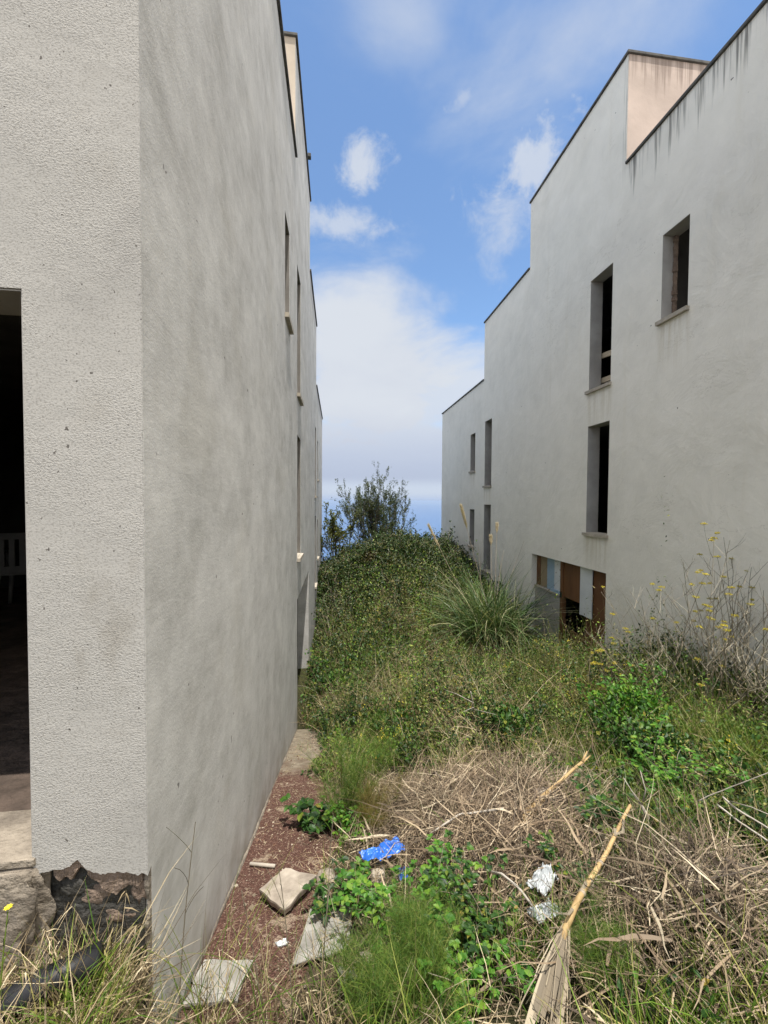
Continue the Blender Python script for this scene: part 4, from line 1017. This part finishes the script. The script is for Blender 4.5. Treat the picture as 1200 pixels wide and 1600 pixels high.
feathery(1.10, 1.50, .16, .22, 22, 22, 'feathery green fennel right of the grey leaf sheath', flop=1.2)
feathery(.55, 4.45, .30, .45, 22, 20, 'thin feathery fennel behind the gravel path among weeds', flop=1.0)

def fennel_dry(x, y, h, n_main, label, seed, spread=.55, green=.4):
    """tall branching fennel going to seed: zigzag stalks, side branches, flat yellow umbels"""
    rs = np.random.default_rng(seed)
    root = empty('tall_fennel', G(x, y, 0), label=label, cat='fennel', group='tall branching fennel by the right wall')
    stalk = Veg(); tw = Veg(); um = Veg()
    def path(p, az, lean, L, k, turn):
        pts = [np.array(p)]; 
        for q in range(k):
            lean2 = lean + turn * q / k; a2 = az + rs.normal() * .18
            d = np.array([math.sin(lean2) * math.cos(a2), math.sin(lean2) * math.sin(a2), math.cos(lean2)])
            pts.append(pts[-1] + d * L / k)
        return np.array(pts)
    def umbel(p, r):
        m = 26
        a = rs.uniform(0, 6.28, m); rr = r * np.sqrt(rs.uniform(size=m))
        e = np.array(p) + np.stack([rr * np.cos(a), rr * np.sin(a), r * .55 - rr * .25], 1)
        tw.tubes(np.stack([np.tile(p, (m, 1)), e], 1), .0006, .0005, 0, 3)
        for _ in range(3): um.cards(e + rs.normal(size=(m, 3)) * .004, upish(m, 1.5), upish(m, 1.0), .011, .009, 0)
    for s in range(n_main):
        az = rs.uniform(0, 6.28); L = h * rs.uniform(.6, 1.05)
        c = path((rs.normal() * .10, rs.normal() * .10, 0), az, rs.uniform(.02, spread), L, 10, rs.uniform(-.1, .25))
        stalk.tubes(c[None], .0062 * rs.uniform(.6, 1.1), .0022, 0, 5)
        if rs.random() < green: umbel(c[-1], .035)
        for q in range(3, 10):
            if rs.random() < .78:
                b = path(c[q], rs.uniform(0, 6.28), rs.uniform(.45, .95), L * rs.uniform(.16, .42) * (1.15 - q / 14), 6, rs.uniform(-.45, .1))
                tw.tubes(b[None], .0028, .0013, 0, 4)
                if rs.random() < green * .7: umbel(b[-1], .03)
                for z_ in (2, 3, 4):
                    if rs.random() < .6:
                        e = path(b[z_], rs.uniform(0, 6.28), rs.uniform(.3, 1.1), L * rs.uniform(.05, .14), 4, rs.uniform(-.4, .2))
                        tw.tubes(e[None], .0015, .0008, 0, 3)
                        if rs.random() < green * .25: umbel(e[-1], .022)
    stalk.build('stalk', M['fennel_stem'], root); tw.build('twig', M['fennel_stem' if green > .25 else 'fennel_dry'], root, kind='stuff')
    if um.V: um.build('flower_head', M['umbel'], root, kind='stuff')
    return root
fennel_dry(4.0, 3.95, 2.05, 7, 'tallest dark branching fennel with yellow umbels against the right wall', 11, .35, .36)
fennel_dry(4.6, 4.0, 1.9, 6, 'branching fennel with yellow umbels at the right edge of the photo', 12, .4, .34)
fennel_dry(3.75, 4.2, 1.7, 11, 'bare grey fennel stalks leaning left beside the tallest fennel', 13, .75, .06)
fennel_dry(4.1, 3.7, 1.45, 13, 'pale dead fennel stalks in front of the tallest fennel', 14, .7, .03)
fennel_dry(4.4, 3.5, 1.4, 13, 'pale dead fennel stalks nearest the right edge', 15, .8, .05)
fennel_dry(3.55, 4.8, 1.05, 9, 'short yellow-flowered fennel right of the boarded opening', 16, .5, .35)
fennel_dry(4.75, 4.25, 1.7, 12, 'brown dead fennel thicket behind the others, closest to the right wall', 18, .55, .04)
fennel_dry(4.3, 6.0, 1.2, 10, 'dead fennel stalks leaning across the foot of the boarded opening', 17, .9, .03)
feathery(3.25, 4.6, .30, .55, 22, 20, 'ochre feathery fennel below the wall right of the boards', 'feather_rust', 1.0)

def weed_bush(x, y, r, h, n, mat, sz, label):
    root = empty('bramble_bush', G(x, y, 0), label=label, cat='bush', group='dark leafy bushes on the overgrown slope')
    m = 26; P0 = np.zeros((m, 3)); P0[:, :2] = rng.normal(size=(m, 2)) * r * .3
    l0 = rng.uniform(.0, .7, m); st = arcs(P0, rng.uniform(0, 6.28, m), h * rng.uniform(.8, 1.5, m), l0, l0 + rng.uniform(.3, 1.4, m), 8, .15)
    v = Veg(); v.tubes(st, .0035, .0015, 0, 4); v.build('stem', M['fennel_stem'], root)
    i = rng.integers(0, m, n // 2); k = rng.integers(2, 8, n // 2); A = st[i, k] + rng.normal(size=(n // 2, 3)) * r * .10
    q = n - n // 2; nl = 9; lc = unit(nl) * np.array([.62, .62, .4]) * np.array([r, r, h]); lc[:, 2] = np.abs(lc[:, 2]) + h * .25
    li = rng.integers(0, nl, q); B = lc[li] + unit(q) * (rng.uniform(.4, 1, q) ** .5)[:, None] * r * .36
    P = np.concatenate([A, B]); P = P[P[:, 2] > .02]; kx = x + P[:, 0]; P = P[(kx > -.63) & (kx < 4.95)]; n = len(P)
    s_ = sz * rng.uniform(.55, 1.5, n)
    v = Veg(); v.leaves(P, upish(n, 1.7), upish(n, .7), s_ * 1.25, s_ * .8, 0); v.build('foliage', M[mat], root)
for a_ in (
    (-.05, 7.7, .42, .80, 2600, 'bramble', .045, 'dark bush against the left building, beside the open garage doorway'),
    (.35, 9.3, .50, .85, 2600, 'thicket', .05, 'dark bush just below the thicket, toward the left building'),
    (1.35, 9.9, .55, .70, 2400, 'thicket', .05, 'dark bush below the middle of the thicket'),
    (.95, 5.3, .38, .42, 2400, 'bramble', .036, 'low dark bush just left of the upright white dead branch'),
    (2.05, 4.5, .40, .42, 2600, 'bramble', .036, 'low dark bush just right of the upright white dead branch'),
    (1.9, 7.0, .50, .60, 2400, 'weed_dark', .042, 'dark weed bush on the slope below the pampas grass'),
    (2.75, 7.6, .42, .50, 2200, 'bramble', .042, 'dark bush at the foot of the pampas grass'),
    (.35, 6.3, .36, .55, 2200, 'weed_dark', .036, 'dark weed bush behind the end of the gravel path'),
    (3.2, 3.9, .45, .45, 2600, 'bramble_fresh', .034, 'bright leafy bush in front of the tall fennel'),
    (2.75, 3.2, .36, .36, 2400, 'bramble', .032, 'dark bush near the right edge, behind the white branches'),
    (4.2, 5.2, .40, .50, 2200, 'weed', .036, 'olive bush at the foot of the wall right of the boarded opening')): weed_bush(*a_)
def dry_clump(x, y, r, h, n, mat, label, grp='dry grass clumps on the slope'):
    root = empty('dry_clump', G(x, y, 0), label=label, cat='dry grass', group=grp)
    P0 = np.zeros((n, 3)); P0[:, :2] = rng.normal(size=(n, 2)) * r * .45
    l0 = np.abs(rng.normal(.25, .4, n)); st = arcs(P0, rng.uniform(0, 6.28, n), h * rng.uniform(.45, 1.2, n), l0, l0 + rng.uniform(.2, 1.3, n), 6, .1)
    v = Veg(); v.strips(st, rng.uniform(.003, .007, n), upish(n, 1), 0); v.build('blades', M[mat], root)
dry_clump(1.05, 6.1, .40, .75, 420, 'straw', 'biggest pale dry clump in the middle of the slope, left of the white dead branch')
dry_clump(.45, 9.6, .45, .85, 380, 'straw', 'pale dry clump under the dark thicket, near the left building')
dry_clump(2.2, 8.6, .4, .8, 320, 'straw', 'dry brown clump left of the pampas grass')
dry_clump(3.7, 6.6, .4, .75, 380, 'weed_dry', 'ochre dry clump between the pampas grass and the boarded opening')
dry_clump(.1, 6.6, .3, .6, 300, 'grass', 'green grass clump at the end of the gravel path', 'green grass clumps on the slope')
dry_clump(2.9, 5.4, .4, .6, 320, 'grass', 'green grass clump right of the white dead branch', 'green grass clumps on the slope')
dry_clump(-.2, 8.2, .35, .8, 300, 'grass', 'green grass clump beside the open left garage doorway', 'green grass clumps on the slope')
vg = Veg()
x, y = scatter(2800, .9, 3.8, 1.15, 3.6, lambda x, y: np.clip((fbm(x, y, 1.9, 83) - .44) * 8, 0, 1) * (1 - .55 * heap_d(x, y)))
n = len(x)
for mi in (0, 1):
    P = clumps(x[mi::2], y[mi::2], rng.uniform(.05, .13, len(x[mi::2])), rng.uniform(.06, .2, len(x[mi::2])), 26); k = len(P)
    sz = rng.uniform(.012, .028, k); vg.leaves(P, upish(k, 1.6), upish(k, .8), sz * 1.3, sz * .85, mi)
vg.build('creeping_weeds', [M['weed'], M['bramble']], kind='stuff', label='small leafy weeds creeping through the dry stalks at the right', cat='weeds')
# yellow flower tufts among the weeds
vg = Veg()
x, y = scatter(420, .3, 4.9, 2.2, 10, lambda x, y: weed_zone(x, y) * (fbm(x, y, 1.6, 61) > .56)); n = len(x)
P = P_on(x, y); P[:, 2] += weed_h(x, y) * 1.12 + .03
PP = np.repeat(P, 9, 0) + rng.normal(size=(n * 9, 3)) * .018
vg.cards(PP, upish(n * 9, 1.5), upish(n * 9, 1), .02, .016, 0)
vg.build('yellow_flowers', M['umbel'], kind='stuff', label='small yellow flowers dotted over the weeds', cat='flowers')

# pampas grass in front of the right building
px_, py_ = 3.60, 8.9
pg = empty('pampas_grass', G(px_, py_, 0), label='big arching clump of pampas grass left of the boarded opening', cat='pampas grass')
n = 1000
P0 = np.zeros((n, 3)); P0[:, :2] = rng.normal(size=(n, 2)) * np.array([.30, .2])
l0 = np.abs(rng.normal(.12, .26, n)); st = arcs(P0, rng.uniform(0, 6.28, n), rng.uniform(1.3, 2.75, n), l0, l0 + rng.uniform(.5, 2.3, n), 10, .04)
v = Veg(); v.strips(st, rng.uniform(.012, .024, n), upish(n, .6), 0); v.build('foliage', M['pampas'], pg)
n = 130; P0 = np.zeros((n, 3)); P0[:, :2] = rng.normal(size=(n, 2)) * .2; P0[:, 2] = rng.uniform(.1, .5, n)
l0 = rng.uniform(.5, 1.4, n); st = arcs(P0, rng.uniform(0, 6.28, n), rng.uniform(.5, 1.3, n), l0, l0 + rng.uniform(.8, 1.6, n), 8, .06)
v = Veg(); v.strips(st, rng.uniform(.006, .012, n), upish(n, .6), 0); v.build('dead_foliage', M['straw'], pg)
def plume(tipx, tipy, tipz, wob, L):
    base = np.array([rng.normal() * .08, rng.normal() * .08, .3]); tip = np.array([tipx - px_, tipy - py_, tipz - float(ter(px_, py_))])
    t = np.linspace(0, 1, 9)[:, None]; c = base + (tip - base) * t; c[:, 2] += .15 * np.sin(t[:, 0] * np.pi) ; c[:, 0] += wob * np.sin(t[:, 0] * 3)
    v = Veg(); v.tubes(c[None], .006, .003, 0, 5); so = v.build('plume_stalk', M['cane_pale'], pg)
    if not L: return
    m = 900; u = 1 - rng.beta(1, 1.3, m) * L / np.linalg.norm(tip - base)
    b = np.stack([np.interp(u, t[:, 0], c[:, k]) for k in range(3)], 1); d = (c[-1] - c[-3]) / np.linalg.norm(c[-1] - c[-3])
    dirs = unit(m) * .32 + d; dirs /= np.linalg.norm(dirs, axis=1, keepdims=True)
    ll = rng.uniform(.07, .17, m)[:, None]
    v = Veg(); v.strips(np.stack([b, b + dirs * ll * .5, b + dirs * ll - np.array([0, 0, .012])], 1), .009, upish(m, 1), 0); v.build('plume', M['plume'], so)
plume(2.98, 9.3, -.16, -.05, .62); plume(2.35, 9.9, -.66, -.1, .7); plume(4.5, 9.2, -.95, .05, 0); plume(3.95, 9.1, -1.15, 0, 0); plume(3.35, 9.2, -1.0, 0, 0); plume(3.9, 9.4, -.62, 0, .22); plume(3.75, 9.4, -.92, 0, .22)

# grey-green shrub beyond the mound, and its yellower neighbours
def shrub(name, x, y, z0, h, wdt, n_br, n_leaf, leafm, sz, label, cat, seed, depth=3):
    rs = np.random.default_rng(seed); root = empty(name, (x, y, z0), label=label, cat=cat)
    br = Veg(); tips = []
    def grow(p, az, lean, L, lev):
        k = 6; pts = [np.array(p)]
        for q in range(k):
            az2 = az + rs.normal() * .15; lean = max(0, lean + rs.normal() * .07 - .02)
            pts.append(pts[-1] + np.array([math.sin(lean) * math.cos(az2), math.sin(lean) * math.sin(az2), math.cos(lean)]) * L / k)
        pts = np.array(pts); br.tubes(pts[None], .022 * .5 ** lev, .012 * .5 ** lev, 0, 4)
        if lev >= 1: tips.append(pts)
        if lev < depth:
            for q in range(3 if lev else 4):
                grow(pts[rs.integers(2, 7)], az + rs.normal() * .9, abs(lean + rs.normal() * .35), L * rs.uniform(.38, .62), lev + 1)
    for b in range(n_br):
        az = b * 6.28 / n_br + rs.normal() * .3
        grow((rs.normal() * .15, rs.normal() * .15, 0), az, rs.uniform(.02, math.atan2(wdt * .5, h) * 1.15), h * rs.uniform(.55, .8), 0)
    T_ = np.array(tips); ii = rs.integers(0, len(T_), n_leaf); u = rs.beta(2.2, 1, n_leaf) * 5.99; i0 = u.astype(int); f = (u - i0)[:, None]
    P = T_[ii, i0] * (1 - f) + T_[ii, i0 + 1] * f + rs.normal(size=(n_leaf, 3)) * .03
    br.build('branches', M['bark'], root)
    v = Veg(); s_ = sz * rs.uniform(.7, 1.4, n_leaf); v.leaves(P, upish(n_leaf, 1.2), upish(n_leaf, 1.2), s_ * 1.5, s_ * .7, 0); v.build('foliage', M[leafm], root)
    return root
shrub('shrub', 1.85, 18.4, -3.0, 3.2, 4.9, 34, 26000, 'shrub_leaf', .040, 'tall airy grey-green shrub against the sea at the end of the gap', 'shrub', 5)
shrub('shrub', -.05, 17.6, -3.2, 2.1, 2.2, 10, 3600, 'yellow_shrub', .06, 'yellow-green bush left of the tall shrub, beside the left building', 'shrub', 6)
shrub('shrub', 3.5, 18.6, -3.0, 1.45, 2.8, 12, 2600, 'shrub_leaf', .055, 'sparse low twiggy bush between the tall shrub and the right building', 'shrub', 9)

# grass tufts and single tall stems along the foot of the left wall
def tuft(x, y, n, h, mat, label, spread=.5, w=.004, r=.05, heads=0):
    root = empty('grass_tuft', G(x, y, 0), label=label, cat='grass', group='tall grass tufts at the foot of the left building')
    P0 = np.zeros((n, 3)); P0[:, :2] = rng.normal(size=(n, 2)) * r
    l0 = np.abs(rng.normal(0, spread * .5, n)); st = arcs(P0, rng.uniform(0, 6.28, n), h * rng.uniform(.45, 1.1, n), l0, l0 + rng.uniform(.1, 1.2, n), 7, .05)
    v = Veg(); v.strips(st, w * rng.uniform(.6, 1.2, n), upish(n, 1), 0); v.build('blades', M[mat], root)
    if heads:
        for k in range(heads):
            v = Veg(); s_ = st[k]; m = 14
            v.strips(s_[None, 3:], .0022, upish(1, 1), 0); uu = rng.uniform(0, 2.99, m); ii_ = uu.astype(int); ff = (uu - ii_)[:, None]
            b = s_[4 + np.minimum(ii_, 1)] * (1 - ff) + s_[5 + np.minimum(ii_, 1)] * ff
            e = b + np.stack([rng.normal(size=m) * .02, rng.normal(size=m) * .02, -rng.uniform(.015, .05, m)], 1)
            v.strips(np.stack([b, (b + e) / 2 + np.array([0, 0, .006]), e], 1), .005, upish(m, 1), 0)
            v.build('seed_head', M['straw'], root)
    return root
tuft(-.86, 1.36, 46, .42, 'straw', 'dry oat grass drooping in front of the broken black base', .7, .004, .07, 12)
tuft(-.70, 1.38, 50, .40, 'straw', 'dry grass tuft right at the corner of the left building', .8, .0035, .06, 3)
tuft(-.98, 1.34, 22, .34, 'grass', 'green grass tuft below the corner of the doorway', .6, .004, .06, 2)
tuft(-.57, 1.56, 60, .78, 'grass', 'green grass leaning on the side wall just past the corner', .6, .004, .05, 2)
tuft(-.50, 1.62, 40, .52, 'straw', 'thin dry grass in front of the pale slab', .6, .003, .07, 3)
tuft(-.34, 1.60, 40, .46, 'straw', 'bent dry straw tuft right of the pale slab', .9, .004, .06, 0)
tuft(-.22, 1.62, 36, .48, 'grass', 'thin green grass near the bottom edge left of the grey slab', .6, .003, .07, 2)
tuft(-1.35, 1.28, 60, .20, 'grass', 'short green grass under the black pipe', .8, .004, .14, 0)
tuft(-.02, 1.66, 44, .26, 'straw', 'dry straw tuft below the grey slab', .9, .004, .1, 2)
# tall thin weed stalks
def stalk_plant(x, y, h, lean, az, label, flower=None, r=.0028):
    root = empty('weed_stalk', G(x, y, 0), label=label, cat='weed', group='single thin weed stalks in front')
    c = arcs(np.zeros((1, 3)), np.array([az]), h, lean, lean + .15, 9, .06)
    v = Veg(); v.tubes(c, r, r * .5, 0, 5)
    for q in (3, 4, 5, 6, 7):
        b = arcs(c[:, q], rng.uniform(0, 6.28, 1), h * rng.uniform(.12, .26), .5, .8, 5, .08); v.tubes(b, r * .5, r * .3, 0, 4)
    v.build('stem', M['fennel_stem' if flower is None else 'grass'], root)
    if flower:
        v = Veg(); m = 8; v.cards(np.tile(c[0, -1], (m, 1)), np.stack([np.cos(np.arange(m) * .785), np.sin(np.arange(m) * .785), np.full(m, .3)], 1), np.tile([0, 0, 1.0], (m, 1)), .013, .010, 0)
        v.build('flower', M['petal'], root)
    return root
stalk_plant(-.17, 1.62, .66, .06, 2.5, 'dark green weed stalk rising across the propped tan slab')
stalk_plant(-.06, 1.62, .80, .10, 1.2, 'tallest weed stalk rising past the grey slab')
stalk_plant(-.28, 1.60, .62, .1, 2.8, 'thin weed stalk with a budding tip left of the tan slab')
stalk_plant(-.60, 1.56, .90, .03, 1.0, 'thin dark stalk against the side wall near the corner')
stalk_plant(-1.02, 1.30, .42, .05, 1.5, 'slim pale stalk with one yellow flower below the doorway', True)
stalk_plant(-.03, 3.55, .72, .12, 2.7, 'dark bare stalk on the path side of the tall feathery fennel')

# ------------------------------------------------------------------ sea air
hm, ht = new_mat('sea_air')
vol = ht.n('ShaderNodeVolumePrincipled', {'Color': (.56, .70, .93, 1), 'Density': 5.5e-5, 'Anisotropy': .3})
ht.n('ShaderNodeOutputMaterial', {'Volume': vol.outputs[0]})
box_obj('haze', (-70000, -500, -342), (70000, 70000, 14), hm, None, kind='stuff')
